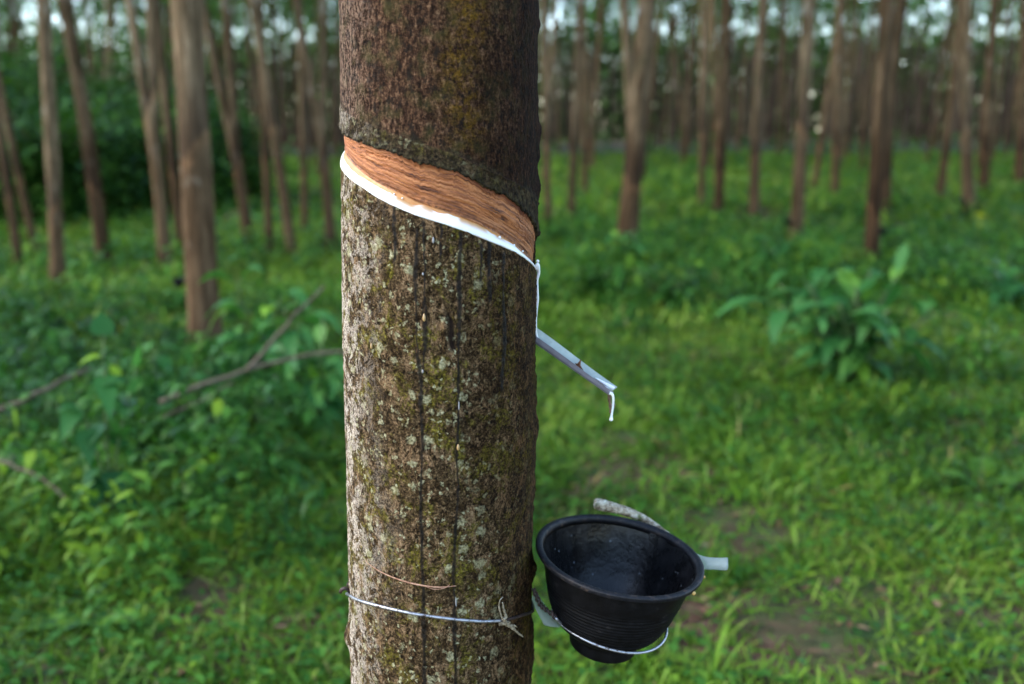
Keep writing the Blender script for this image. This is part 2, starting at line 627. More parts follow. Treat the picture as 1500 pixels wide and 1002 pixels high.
# (base px, base py, px at the top, py at the top, width px, kind, height scale, rz, label)
NEAR = [
    (302, 520, 263, 0, 50, 'tall', 1., 0, 'thickest pale trunk left of the tapped tree with a small black cup on it'),
    (85, 425, 68, 0, 22, 'straight', .62, .5, 'slim brown trunk with a dark knot high up, second from the left edge'),
    (30, 396, -12, 130, 14, 'straight', 1., 1.2, 'slender trunk leaning left at the far left edge'),
    (54, 372, 5, 150, 11, 'bent', 1., 2., 'very thin trunk leaning left just right of the leftmost trunk'),
    (153, 390, 104, 40, 21, 'bent', 1., 4.1, 'leaning grey brown trunk in front of the dark thicket'),
    (243, 390, 208, 0, 16, 'vee', 1.1, .2, 'thin leaning trunk close to the left of the thick pale trunk'),
    (268, 372, 232, 60, 14, 'straight', 1., 3., 'thin pale trunk partly hidden behind the thick trunk'),
    (366, 365, 333, 130, 15, 'vee', .98, 0., 'forked trunk opening into a narrow V right of the thick trunk'),
    (395, 372, 384, 60, 12, 'tall', 1., 2.4, 'thin straight trunk beside the narrow V trunk'),
    (429, 375, 392, 120, 15, 'bent', 1., 5., 'brown trunk leaning left with a dark foot among ferns'),
    (447, 345, 440, 60, 11, 'straight', .95, .9, 'thin trunk standing farther back left of the tapped tree'),
    (486, 372, 470, 150, 14, 'forked', .95, .1, 'forked trunk nearest to the left side of the tapped tree'),
    (803, 335, 800, 120, 11, 'tall', 1., 1.6, 'thin greyish trunk just right of the tapped tree'),
    (836, 335, 846, 80, 12, 'straight', 1., 2.6, 'thin orange footed trunk second to the right of the tapped tree'),
    (916, 378, 944, 0, 31, 'bent', 1., 2., 'thick pale trunk with a brown foot right of the tapped tree'),
    (932, 330, 918, 60, 15, 'straight', 1., .3, 'trunk standing directly behind the thick pale trunk'),
    (1028, 306, 1030, 50, 10, 'tall', 1., 4., 'thin dark trunk in the middle of the right half'),
    (1051, 322, 1068, 0, 15, 'straight', 1., 5.2, 'slim trunk with an orange foot right of centre'),
    (1105, 328, 1112, 0, 16, 'bent', 1., 1., 'straight brown trunk with a dark foot above the big leaved shrub'),
    (1166, 360, 1187, 0, 20, 'tall', 1., 3.3, 'trunk with an orange brown lower half left of the big leaved shrub'),
    (1275, 400, 1299, 0, 22, 'straight', 1., 2.2, 'pale trunk rising behind the big leaved shrub with a cup on it'),
    (1297, 318, 1310, 40, 15, 'bent', 1., .4, 'trunk close behind the pale trunk at the big leaved shrub'),
    (1223, 295, 1230, 90, 12, 'tall', 1., 1.9, 'thin trunk in the gap left of the pale cup bearing trunk'),
    (1421, 318, 1412, 0, 18, 'bent', 1., 5.6, 'slightly crooked trunk near the right edge with a cup'),
    (1441, 282, 1452, 20, 15, 'straight', 1., 2.9, 'darker trunk close behind the crooked trunk near the right edge'),
    (1375, 298, 1396, 120, 12, 'vee', 1., 1.4, 'thin trunk leaning right between two pale trunks at the right'),
    (1493, 270, 1502, 80, 17, 'tall', 1., .8, 'trunk cut by the right edge of the picture'),
]
taken = []
NEAR_POS = []
for (bx, by, tx, ty, wpx, kind, hs, rz, lab) in NEAR:
    g = on_ground(bx, by)
    g[2] = float(gh(g[0], g[1])) - .03
    top = at(tx, ty, g[1])
    lean = math.atan2(top[0] - g[0], max(top[2] - g[2], .3))
    lean = max(-.22, min(.22, lean))
    width = wpx * g[1] * .93 / FPX
    tree(kind, g, width, hs, lean, rng.normal(0, .01), rz, lab, 'rubber trees of the nearer rows')
    taken.append((g[0], g[1]))
    NEAR_POS.append((g, width, lean))

# the rows behind, receding to about ninety metres
FAR = []
for row in range(60):
    y = 19 + row * 1.62
    sx = 10.2
    off = (row % 3) * 3.4
    half = .58 * y + 6
    for k in range(-14, 15):
        x = k * sx + off + rng.normal(0, .7)
        yy = y + rng.normal(0, .3)
        if abs(x) > half:
            continue
        if yy < 26 and x < -2.9 and x > -30:
            continue
        if min((x - a) ** 2 + (yy - b) ** 2 for a, b in taken) < 3.2:
            continue
        taken.append((x, yy))
        FAR.append((x, yy))
FAR.sort(key=lambda q: q[1])
FAR = FAR[:175]
kn = list(KINDS)
for i, (x, y) in enumerate(FAR):
    kind = kn[int(rng.choice(6, p=[.22, .15, .08, .07, .16, .32]))]
    g = (x, y, float(gh(x, y)) - .03)
    tree(kind, g, float(rng.uniform(.09, .15)), float(rng.uniform(.85, 1.2)), float(rng.normal(.0, .05)), float(rng.normal(0, .03)), float(rng.uniform(0, 6.28)),
         'thin blurred rubber tree standing in the receding rows far behind the nearer trunks', 'rubber trees in the receding rows')

# the wood beyond, which reads as one mass
mb = MB()
for i in range(1050):
    y = 150 - (150 - max(FAR[-1][1] - 6, 55)) * rng.random() ** .8
    x = rng.uniform(-.62, .62) * y
    z0 = float(gh(x, y))
    h = rng.uniform(6, 10)
    P = np.array([[x, y, z0 - .2], [x + rng.normal(0, .1), y, z0 + h * .5], [x + rng.normal(0, .35), y, z0 + h]])
    mb.add(*tube(P, [.1, .08, .05], 5, False), 0)
n = 150000
y = rng.uniform(98, 122, n)
x = rng.uniform(-.62, .62, n) * y
zz = gh(x, y) + .1 + rng.random(n) * 17
c = np.stack([x, y, zz], 1)
hz = zz - gh(x, y)
den = fbm(x * .8, y * .02, zz * .85, 12, 2) + .4 * vnoise(x * .07, 0, zz * .12, 44)
c = c[den > -1.3 + 1.2 * sstep(6., 12.5, hz) + .62 * np.clip(vnoise(x * .11, 0, 0, 91) + .1, 0, 1) * sstep(3.0, 2.2, hz) * sstep(1.2, 1.9, hz)]
n = len(c)
leaves(mb, c, rdirs(n, -.7, .4), rng.uniform(.6, 1.15, n), rng.uniform(.36, .6, n), .3, rng.random(n), SMALL, 1)
t = NT('far_bark_shaded')
M_FARBARK_SHADED = t.done(t.bsdf(t.ramp(t.noise(t.coord((1, 1, .3)), 1.5, 3), [(.35, (.025, .018, .012)), (.65, (.085, .064, .046))]), .9, .1))  # darker copy of the bark, forest shade put into the colour
tag(link('distant_forest', mb.mesh('distant_forest', [M_FARBARK_SHADED, G_CANOPY])), 'far-off wood of thin trunks and dim canopy closing the view', 'forest', kind='stuff')


# ------------------------------------------------------------------ thicket at the left
def make_bush(seed, h, w, n):
    rnd = random.Random(seed)
    mb = MB()
    tips = []
    for i in range(9):
        a = rnd.uniform(0, 6.28)
        e = np.array([math.cos(a) * w * rnd.uniform(.2, .8), math.sin(a) * w * rnd.uniform(.2, .8), h * rnd.uniform(.55, .95)])
        P = smooth_path([[0, 0, -.1], e * [.3, .3, .45], e], 8)
        mb.add(*tube(P, np.linspace(.035, .008, 8), 6))
        tips += [P[2], P[3], P[4], P[5], P[6], P[7]]
    fb = MB()
    tips = np.array(tips)
    c = tips[rng.integers(0, len(tips), n // 12)] + rng.normal(0, .3, (n // 12, 3)) * [1, 1, .8]
    c[:, 2] = np.abs(c[:, 2])
    c = np.repeat(c, 12, 0)
    m = len(c)
    P = c + rng.normal(0, .13, (m, 3))
    L = rng.uniform(.09, .2, m)
    leaves(fb, P, rdirs(m, -.5, .6), L, L * rng.uniform(.35, .55, m), .35, np.clip(np.repeat(rng.uniform(0, .9, m // 12), 12) + rng.normal(0, .12, m), 0, 1), LEAF)
    return mb.mesh('stem', M_BARK), fb.mesh('foliage', G_BUSH)


BK = [make_bush(1, 2.3, 1.2, 9000), make_bush(2, 3.3, 1.4, 6500), make_bush(3, 1.5, 1.1, 6500)]
BUSH = [(-8.6, 14.6, 1, .72), (-7.2, 15.4, 0, .8), (-6.4, 14.2, 2, .95), (-5.5, 16.3, 2, .9), (-7.9, 17.4, 1, .75), (-6.3, 17.6, 0, .95),
        (-9.9, 16.6, 1, 1.), (-10.6, 19.5, 1, 1.15), (-8.6, 20.5, 1, 1.0), (-6.9, 20.6, 1, .9), (-5.4, 19., 2, 1.1), (-12.3, 21.5, 1, 1.2), (-9.8, 13.4, 2, 1.2),
        (-10.8, 24, 1, 1.), (-13.5, 26, 1, 1.1)]
BUSH_L = 'dark green bush in the dense thicket behind the trunks at the left'
for (x, y, k, s) in BUSH:
    o = thing('bush', BUSH_L, 'bush', (x, y, float(gh(x, y)) - .02), 'bushes of the left thicket')
    link('stem', BK[k][0], o)
    link('foliage', BK[k][1], o)
    o.scale = (s, s, s)
    o.rotation_euler = (0, 0, rng.uniform(0, 6.28))
# ------------------------------------------------------------------ the tapped tree
TX, TY = -.0812 - .68 * .0113, 1.04


def axis_x(z):
    return -.0812 + (z - .68) * .0113 - TX


def tab(th, pts):
    a = np.array(pts)
    return np.interp(th, a[:, 0], a[:, 1])


U_T = [(-110, 1.324), (-80, 1.3055), (-67, 1.2996), (-45, 1.292), (-26, 1.2845), (-12, 1.276), (-1.6, 1.270), (9, 1.2665), (23, 1.2575), (34, 1.248), (48, 1.236), (58, 1.2265), (75, 1.211), (90, 1.198), (110, 1.18)]
L_T = [(-110, 1.302), (-90, 1.288), (-63, 1.2745), (-52, 1.2665), (-35, 1.2545), (-20, 1.2455), (-9, 1.237), (5.5, 1.229), (16, 1.2228), (25, 1.2165), (38, 1.2056), (51, 1.1947), (66, 1.181), (85, 1.168), (110, 1.15)]
B_T = [(-110, 1.285), (-72, 1.2655), (-61, 1.2605), (-44, 1.251), (-32, 1.2415), (-21, 1.234), (-9.5, 1.2261), (5.5, 1.2179), (18.5, 1.2098), (33, 1.1992), (51, 1.1866), (70, 1.172), (88, 1.160), (110, 1.145)]
R_T = [(-110, 1.345), (-72, 1.3253), (-43, 1.3122), (-26, 1.303), (-10, 1.2928), (5.6, 1.2854), (20, 1.2746), (32.5, 1.2648), (52, 1.2531), (88, 1.2304), (110, 1.217)]


def base_r(z):
    return .1017 - .0022 * sstep(1.05, 1.4, z) + .004 * sstep(.62, .35, z) + .012 * sstep(.3, 0, z) - .02 * np.clip(z - 1.6, 0, 5) / 5


def ragged(th):
    return .0022 * fbm(th * .12, 0, 0, 5, 4) + .0012 * vnoise(th * .9, 0, 0, 6)


def to_xyz(th, z, r):
    a = np.radians(th)
    return np.stack([axis_x(z) + r * np.sin(a), -r * np.cos(a), z], -1)


th = np.concatenate([np.arange(-101, 104, .42), np.arange(106, 258, 5)])
s = np.concatenate([np.arange(-.12, .6, .04), np.arange(.62, 1.49, .0011), np.arange(1.52, 4.7, .12)])
TH, S = np.meshgrid(th, s)
thc = np.where(TH > 110, np.interp(TH, [110, 259], [110, -101]), TH)
Z = S + (tab(thc, B_T) - 1.215) * sstep(.88, 1.15, S) * (1 - sstep(1.37, 1.5, S))
a = np.radians(TH)
nx, ny = np.sin(a) * .1, np.cos(a) * .1
base = base_r(Z)
Ur = tab(TH, U_T) + ragged(TH)
Br = tab(TH, B_T) + .0004 * fbm(TH * .3, 0, 0, 2, 2)
Rr = tab(TH, R_T) + .0012 * fbm(TH * .15, 0, 0, 8, 3)
win = sstep(-103, -97, TH) * (1 - sstep(91, 96, TH)) * (TH < 105)
fine = sstep(.5, .62, Z) * (1 - sstep(1.5, 1.8, Z))
above = sstep(-.0012, .0012, Z - Rr)
rough = fbm(nx * 90, ny * 90, Z * 70, 1, 4) * .0011 + fbm(nx * 400, ny * 400, Z * 340, 4, 3) * .0008
grain = fbm(nx * 520, ny * 520, Z * 300, 14, 3) * .0006 + fbm(nx * 120, ny * 120, Z * 80, 15, 3) * .0008
lobes = .0022 * fbm(nx * 14, ny * 14, Z * 4.5, 22, 3)
rad = base + lobes + fine * (rough * (1 - above) + grain * above)
band = sstep(-.001, .001, Z - Ur) * (1 - above)
crust = np.clip(fbm(nx * 160, ny * 160, Z * 120, 33, 3), -.2, 1)
lowlip = band * np.exp(-np.clip(Z - Ur, 0, 1) / .0045)
rad += win * fine * (band * (.0003 + .0006 * crust) + lowlip * (.0012 + .0022 * crust) - above * .0006)
rad += win * .0011 * np.exp(-((Z - Rr) / .0008) ** 2) * np.clip(.4 + 1.2 * vnoise(TH * .11, 0, 0, 41), 0, 1.4)
rad -= win * .0075 * sstep(-.0003, .0012, Z - Br) * (1 - sstep(-.0006, .0006, Z - Ur))
# an old gouge, a knot on the left edge and loose flakes at the right edge
gth = 9.2 - (Z - 1.12) * 40 + 1.2 * vnoise(Z * 90, 0, 0, 3)
gouge = np.exp(-((TH - gth) / 1.5) ** 2) * sstep(1.092, 1.1, Z) * (1 - sstep(1.125, 1.14, Z))
rad -= .004 * gouge
rad += .0016 * np.exp(-((TH - gth + 3.6) / 1.8) ** 2) * sstep(1.092, 1.1, Z) * (1 - sstep(1.12, 1.13, Z))
rad += .006 * np.exp(-((TH + 80) / 9) ** 2 - ((Z - .752) / .012) ** 2)
edge = np.exp(-((TH - 91) / 7) ** 2)
rad += edge * fine * (1 - sstep(1.072, 1.084, Z) * (1 - sstep(1.172, 1.184, Z))) * (.0075 * np.clip(fbm(Z * 34, TH * .05, 0, 51, 4) + .08, 0, 1) + .0055 * np.exp(-((Z - .985) / .012) ** 2) + .003 * np.exp(-((Z - .955) / .02) ** 2) + .004 * np.exp(-((Z - 1.245) / .015) ** 2))

# dark wet runs down the bark
runs = np.zeros_like(Z)
for pts, wd, z0, z1, k in (
        ([(1.3, -5.4), (1.216, -5.4), (1.158, -4.2), (1.10, -4.8), (1.064, -6.1), (.966, -6.5), (.857, -6.1), (.743, -5), (.5, -5)], .95, .5, 1.222, 1),
        ([(1.3, -8.4), (1.15, -8.3), (1.09, -7.8), (1.064, -6.4), (1.0, -6.4)], .8, 1.06, 1.215, 5),
        ([(1.3, 14.2), (1.157, 14.6), (1.104, 14.2), (1.063, 13.9), (.965, 13.5), (.856, 11.9), (.742, 12.7), (.5, 12.5)], .8, .5, 1.212, 9),
        ([(1.3, 29.5), (1.155, 32.6), (1., 33)], .9, 1.14, 1.203, 13), ([(1.3, 26), (1.1, 27)], .9, 1.16, 1.2, 14),
        ([(1.3, -21), (1., -21.6)], .8, 1.18, 1.236, 17), ([(1.3, 4.5), (1.1, 4.3)], .7, 1.185, 1.22, 19), ([(1.3, 41), (1.0, 42)], .9, 1.05, 1.19, 23)):
    q = np.array(pts)[::-1]
    c = np.interp(Z, q[:, 0], q[:, 1]) + .35 * vnoise(Z * 70, 0, 0, k) + .9 * vnoise(Z * 19, 0, 0, k + 31) + .25 * vnoise(Z * 260, 0, 0, k + 1)
    wv = wd * (.75 + .5 * vnoise(Z * 45, 0, 0, k + 2))
    runs = np.maximum(runs, np.exp(-((TH - c) / np.maximum(wv * 1.6, .2)) ** 4) * sstep(z0 - .004, z0 + .004, Z) * (1 - sstep(z1 - .004, z1, Z)))
rad += fine * runs * .0004 * (1 + 1.5 * fbm(Z * 220, TH * .4, 0, 71, 2))

mb = MB()
V = to_xyz(TH, Z, rad)
mb.add(V.reshape(-1, 3), grid_faces(len(s), len(th), True))
me = mb.mesh('trunk', [])


def pt_attr(me, name, arr):
    x = me.attributes.new(name, 'FLOAT', 'POINT')
    x.data.foreach_set('value', np.asarray(arr, np.float32).ravel())


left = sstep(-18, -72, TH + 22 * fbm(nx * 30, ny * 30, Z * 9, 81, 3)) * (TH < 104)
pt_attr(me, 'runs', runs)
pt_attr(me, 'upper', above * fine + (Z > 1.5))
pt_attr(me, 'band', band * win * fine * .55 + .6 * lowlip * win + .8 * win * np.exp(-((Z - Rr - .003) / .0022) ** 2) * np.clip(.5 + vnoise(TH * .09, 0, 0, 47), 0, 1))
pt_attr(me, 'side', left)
pt_attr(me, 'damp_shade', sstep(5, 62, TH + 25 * fbm(nx * 25, ny * 25, Z * 12, 83, 3)) * (TH < 130))  # wet bark plus painted shade, growing towards the right side
pt_attr(me, 'gouge', np.clip(gouge, 0, 1))
ochre = np.exp(-((TH - 19 - 6 * vnoise(Z * 30, 0, 0, 4)) / 10) ** 2) * sstep(1.27, 1.31, Z)
pt_attr(me, 'ochre', ochre)

# bark of the tapped tree
t = NT('tapped_bark')
o = t.coord()
fine_n = t.noise(o, 400, 5, .78)
mid = t.noise(o, 130, 6, .7)
big = t.noise(o, 24, 4, .6)
vert = t.math('ADD', t.math('MULTIPLY', t.noise(t.coord((1, 1, .4)), 270, 4, .7), .5), t.math('MULTIPLY', fine_n, .5))
low = t.ramp(fine_n, [(.36, (.006, .004, .002)), (.46, (.038, .023, .010)), (.56, (.105, .066, .029)), (.68, (.27, .19, .105))])
low = t.mix(t.mapr(mid, .42, .56), t.mix(1., low, (.30, .26, .20), 'MULTIPLY'), low)
# pink tan scuffed bark
low = t.mix(t.math('MULTIPLY', t.mapr(t.noise(t.coord((1, 1, .6)), 75, 7, .78, .6), .525, .575), .8), low,
            t.ramp(fine_n, [(.36, (.055, .031, .015)), (.5, (.185, .112, .055)), (.66, (.36, .245, .145))]))
# olive moss
moss_f = t.math('MULTIPLY', t.mapr(t.noise(t.coord((1, 1, .8)), 34, 7, .72, .5), .50, .59), t.mapr(t.noise(o, 420, 3), .38, .52))
low = t.mix(t.math('MULTIPLY', moss_f, .85), low, t.ramp(t.noise(o, 260, 4), [(.36, (.018, .016, .002)), (.52, (.095, .078, .008)), (.68, (.24, .205, .03))]))
# round grey green lichens of two sizes
vz = t.n('ShaderNodeTexVoronoi')
wob = t.n('ShaderNodeTexNoise')
wob.inputs['Scale'].default_value = 190
wob.inputs['Detail'].default_value = 5
t.t.links.new(o, wob.inputs['Vector'])
vadd = t.n('ShaderNodeMix', data_type='VECTOR')
vadd.inputs[0].default_value = .0135
t.t.links.new(o, vadd.inputs[4])
t.t.links.new(wob.outputs['Color'], vadd.inputs[5])
wo = vadd.outputs[1]


def lichen(scale, cut, r0, r1):
    x = t.n('ShaderNodeTexVoronoi')
    x.inputs['Scale'].default_value = scale
    t.t.links.new(wo, x.inputs['Vector'])
    sp = t.n('ShaderNodeSeparateColor')
    t.t.links.new(x.outputs['Color'], sp.inputs[0])
    return t.math('MULTIPLY', t.mapr(x.outputs['Distance'], r0, r1, 1, 0), t.mapr(sp.outputs[0], cut, cut + .03))


li = t.math('MAXIMUM', lichen(62, .68, .22, .38), lichen(150, .66, .25, .42))
li = t.math('MULTIPLY', li, t.mapr(fine_n, .36, .5, .15, 1))
li = t.math('MULTIPLY', li, t.mapr(t.attr('damp_shade'), 0, 1, 1, .3))
low = t.mix(t.math('MULTIPLY', li, .85), low, t.ramp(t.noise(o, 420, 4), [(.3, (.15, .135, .065)), (.5, (.35, .325, .18)), (.7, (.55, .52, .34))]))
# pale crust on the left face
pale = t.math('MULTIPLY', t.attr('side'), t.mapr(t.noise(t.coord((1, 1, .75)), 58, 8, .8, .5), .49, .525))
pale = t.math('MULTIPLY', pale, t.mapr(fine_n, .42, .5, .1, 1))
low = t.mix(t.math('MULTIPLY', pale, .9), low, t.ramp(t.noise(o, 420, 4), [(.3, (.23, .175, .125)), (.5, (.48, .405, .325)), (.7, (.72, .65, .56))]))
# the damp right face is darker, with shade painted into its colour too
low = t.mix(t.math('MULTIPLY', t.attr('damp_shade'), .85), low, t.mix(1., low, (.36, .26, .15), 'MULTIPLY'))
# renewed bark above the old cut
up = t.ramp(vert, [(.38, (.005, .003, .002)), (.465, (.028, .013, .007)), (.54, (.083, .041, .021)), (.64, (.23, .135, .075))])
up = t.mix(t.mapr(t.noise(t.coord((1, 1, .7)), 125, 6, .75), .40, .48), (.016, .011, .008), up)
up = t.mix(t.mapr(t.noise(o, 50, 4), .5, .7, 0, .6), up, (.055, .050, .015))
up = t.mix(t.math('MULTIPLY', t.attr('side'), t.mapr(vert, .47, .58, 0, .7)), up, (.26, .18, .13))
up = t.mix(t.math('MULTIPLY', t.attr('ochre'), t.mapr(mid, .42, .6, 0, .85)), up, t.ramp(fine_n, [(.36, (.03, .017, .003)), (.6, (.19, .10, .008))]))
up = t.mix(t.math('MULTIPLY', t.attr('damp_shade'), .9), up, t.mix(1., up, (.22, .155, .105), 'MULTIPLY'))  # wet tone and painted shade on the renewed bark's right side
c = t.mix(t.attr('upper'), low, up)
bandc = t.ramp(t.noise(o, 150, 6, .75), [(.40, (.004, .004, .003)), (.52, (.022, .017, .010)), (.62, (.07, .058, .026)), (.74, (.17, .14, .075))])
c = t.mix(t.math('MULTIPLY', t.attr('band'), .9), c, bandc)
wet = t.attr('runs')
c = t.mix(t.math('MULTIPLY', wet, .92), c, t.ramp(t.noise(t.coord((1, 1, .5)), 210, 3), [(.4, (.002, .0015, .001)), (.62, (.010, .006, .003)), (.72, (.07, .032, .008))]))
c = t.mix(t.attr('gouge'), c, (.025, .015, .011))
hgt = t.math('ADD', t.math('MULTIPLY', fine_n, .6), t.math('ADD', t.math('MULTIPLY', mid, .9), t.math('MULTIPLY', li, .15)))
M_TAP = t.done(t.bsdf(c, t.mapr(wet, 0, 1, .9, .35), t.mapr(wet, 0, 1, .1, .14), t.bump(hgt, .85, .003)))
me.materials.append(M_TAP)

tapped = thing('tapped_rubber_tree', 'large mossy sharply focused trunk with a slanting orange cut running with white latex', 'tree', (TX, TY, 0))
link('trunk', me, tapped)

# limbs and crown, far above the picture
rnd = random.Random(11)
mb, cb = MB(), MB()
Lm, tips = limbs(np.array([axis_x(4.6), 0, 4.55]), 12.5, 2.2, .085, 3, rnd)
for P2, rr in Lm:
    mb.add(*tube(P2, rr, 8))
crown_arrays(cb, tips, 6000, .75, .17, rnd)
link('limb', mb.mesh('limb', M_BARK), tapped)
link('crown', cb.mesh('crown', G_CANOPY), tapped)

# exposed inner bark of the cut
cth = np.arange(-99.5, 92.6, .4)
v0 = np.linspace(0, 1, 10)
v1 = np.linspace(0, 1, 64)[1:]
B_, L_, U_ = tab(cth, B_T), tab(cth, L_T), tab(cth, U_T) + ragged(cth)
rows_z = [B_ + (L_ - B_) * v for v in v0] + [L_ + (U_ + .0022 - L_) * v for v in v1]
rows_v = [np.full_like(cth, v * .2) for v in v0] + [np.full_like(cth, .2 + .8 * v) for v in v1]
CZ, CV = np.array(rows_z), np.array(rows_v)
CT = np.broadcast_to(cth, CZ.shape)
lv = np.clip(CV / .2, 0, 1)
wv = np.clip((CV - .2) / .8, 0, 1)
dep = .0003 + .0052 * lv ** 1.15 - .0028 * wv
ter = fbm(CT * .022 + 3, wv * 6.5 + .6 * fbm(CT * .05, 0, 0, 3, 2), 0, 61, 2)
chip = np.floor(wv * 9 + 1.5 * fbm(CT * .03, wv * 1.5, 0, 9, 3)) / 9 - wv
dep = dep + (lv >= 1) * (.0014 * ter + .0080 * chip + .0007 * fbm(CT * .12, wv * 26, 0, 77, 3))
CR = base_r(CZ) + lobes.mean() - dep
a2 = np.radians(CT)
CR = CR + .0022 * fbm(np.sin(a2) * 1.4, np.cos(a2) * 1.4, CZ * 4.5, 22, 3)
mb = MB()
mb.add(to_xyz(CT, CZ, CR).reshape(-1, 3), grid_faces(len(CZ), len(cth)), 0, CV.ravel())
me = mb.mesh('tapping_cut', [])
pt_attr(me, 'along', CT / 30)
pt_attr(me, 'strip', wv + .05 * ter)
t = NT('cut_inner_bark')
cv = t.n('ShaderNodeCombineXYZ')
t.t.links.new(t.attr('along'), cv.inputs[0])
t.t.links.new(t.attr('strip'), cv.inputs[1])
mp = t.n('ShaderNodeMapping')
mp.inputs['Scale'].default_value = (.5, 5.5, 1)
t.t.links.new(cv.outputs[0], mp.inputs[0])
f1 = t.noise(mp.outputs[0], 2.6, 7, .72, .5)
f2 = t.noise(t.coord(), 480, 4, .7)
c = t.ramp(f1, [(.34, (.028, .009, .004)), (.41, (.16, .05, .016)), (.48, (.36, .125, .040)), (.66, (.55, .235, .09))])
c = t.mix(t.math('MULTIPLY', t.mapr(t.noise(mp.outputs[0], 1.1, 3, .6), .45, .6), t.mapr(t.attr('along'), -2, 2.4, .15, 1.)), c, t.mix(1., c, (.38, .28, .22), 'MULTIPLY'))
c = t.mix(t.mapr(f2, .3, .5, .6, 0), c, (.10, .035, .015))
v = t.attr('var')
c = t.mix(t.mapr(v, .86, .99, 0, .75), c, (.13, .033, .014))
c = t.mix(t.math('MULTIPLY', t.mapr(v, .42, .24, 0, .8), t.mapr(t.noise(t.coord((1, 1, 1)), 240, 5, .7), .44, .56)), c, (.06, .02, .008))
c = t.mix(t.mapr(v, .225, .19), c, t.mix(t.noise(t.coord(), 90, 3), (.42, .15, .03), (.56, .31, .13)))
M_CUT = t.done(t.bsdf(c, t.mapr(v, .21, .26, .25, .62), .35, t.bump(t.math('ADD', f1, t.math('MULTIPLY', f2, .4)), .55, .002)))
me.materials.append(M_CUT)
link('tapping_cut', me, tapped)

# latex
t = NT('fresh_latex')
c = t.mix(t.mapr(t.attr('var'), .0, 1.), (.80, .80, .79), (.50, .29, .13))
M_LATEX = t.done(t.bsdf(c, .22, .5, None, **{'Subsurface Weight': .15, 'Subsurface Scale': .004}))
lt = np.arange(-98.5, 89.2, .4)
Bl, Ll = tab(lt, B_T), tab(lt, L_T)
cover = .95 + .14 * fbm(lt * .1, 0, 0, 13, 3) - .75 * np.clip(fbm(lt * .055 + 4.2, 0, 0, 19, 3) + .18, 0, 1) * sstep(-45, 10, lt)
cover = cover * (1 - .34 * sstep(-30, -62, lt))
vv = np.linspace(0, 1, 16)[:, None]
lvv = vv * cover[None, :]
LZ = Bl[None] - .0008 + (Ll - Bl + .0008)[None] * lvv
LR = base_r(LZ) + lobes.mean() - (.0003 + .0052 * lvv ** 1.15) + .0017 * np.sin(math.pi * np.clip(vv * .93 + .07, 0, 1)) ** .6
a2 = np.radians(np.broadcast_to(lt, LZ.shape))
LR = LR + .0022 * fbm(np.sin(a2) * 1.4, np.cos(a2) * 1.4, LZ * 4.5, 22, 3) + .0003 * fbm(np.broadcast_to(lt, LZ.shape) * .3, vv * 3, 0, 3, 2) - .0012 * (vv > .99) - .001 * (vv < .01)
tint = sstep(.35, .9, vv) * (.25 + .75 * sstep(-.1, .3, fbm(lt * .07 + 9, 0, 0, 25, 3)))[None] * sstep(-75, -25, lt)[None]
mb = MB()
mb.add(to_xyz(np.broadcast_to(lt, LZ.shape), LZ, LR).reshape(-1, 3), grid_faces(16, len(lt)), 0, tint.ravel())


def stick_pt(th_, z_, off):
    """a point just off the bark"""
    zz = np.array([z_])
    aa = math.radians(th_)
    lo_ = .0022 * float(fbm(math.sin(aa) * 1.4, math.cos(aa) * 1.4, z_ * 4.5, 22, 3))
    return to_xyz(np.array([th_]), zz, base_r(zz) + lo_ + off)[0]


strm = [stick_pt(a_, z_, o_) for a_, z_, o_ in ((86, 1.165, .0005), (88, 1.158, .0022), (88, 1.148, .0008), (88.2, 1.13, .0013), (88.3, 1.112, .0002), (88.3, 1.096, .0004), (88.4, 1.087, .0022))]
P = smooth_path(strm, 60)
mb.add(*tube(P, np.interp(np.linspace(0, 1, 60), [0, .12, .3, .5, .7, 1], [.0035, .0021, .0013, .0016, .0011, .0012]), 10), 0, 0.)
for a_, z_, r_ in ((88.5, 1.1655, .0024), (86.8, 1.1700, .0019), (84, 1.1665, .0025), (91.5, 1.1655, .0020)):
    Pb = stick_pt(a_, z_, .0012)
    mb.add(*tube(Pb + np.array([[0, 0, -1.], [0, 0, -.7], [0, 0, 0], [0, 0, .7], [0, 0, 1.]]) * r_, np.array([.05, .7, 1, .7, .05]) * r_, 10), 0, 0.)
for a_, dz, r_ in ((40, .0075, .0017), (52, .0070, .0011), (37, .006, .0012), (-17, .0095, .0009), (-22, .0098, .0009), (62, .007, .001)):
    zb = float(tab(a_, B_T)) + dz
    Pb = stick_pt(a_, zb, -.0035)
    mb.add(*tube(Pb + np.array([[0, 0, -1.], [0, 0, -.7], [0, 0, 0], [0, 0, .7], [0, 0, 1.]]) * r_, np.array([.05, .7, 1, .7, .05]) * r_, 10), 0, 0.)
link('latex', mb.mesh('latex', M_LATEX), tapped)
t = NT('dried_latex')
M_DROP = t.done(t.bsdf(t.ramp(t.attr('var'), [(0, (.10, .045, .012)), (.5, (.46, .30, .13)), (1, (.24, .235, .23))]), .2, .5))
for a_, z_, r_, l_, v_ in ((-4.5, 1.128, .0016, 2.6, .4), (-36.6, 1.096, .0013, 2.4, .4), (13.8, .9975, .0015, 2.4, .36), (-5, 1.17, .0010, 1.6, 1.),
                           (-5.5, 1.075, .0011, 1.8, .95), (.6, 1.202, .0011, 3., 1.), (14.2, 1.04, .0008, 6, 1.), (12.6, .832, .0008, 7, 1.)):
    Pb = stick_pt(a_, z_, .0007)
    k = np.linspace(-1, 1, 9)
    mb = MB()
    mb.add(*tube(Pb + np.stack([k * 0, k * 0, k * r_ * l_], 1), r_ * np.sqrt(np.clip(1 - k * k, .002, 1)) * (1 - .25 * k), 10), 0, v_)
    link('latex_drop', mb.mesh('latex_drop', M_DROP), tapped)
t = NT('dry_rootlet')
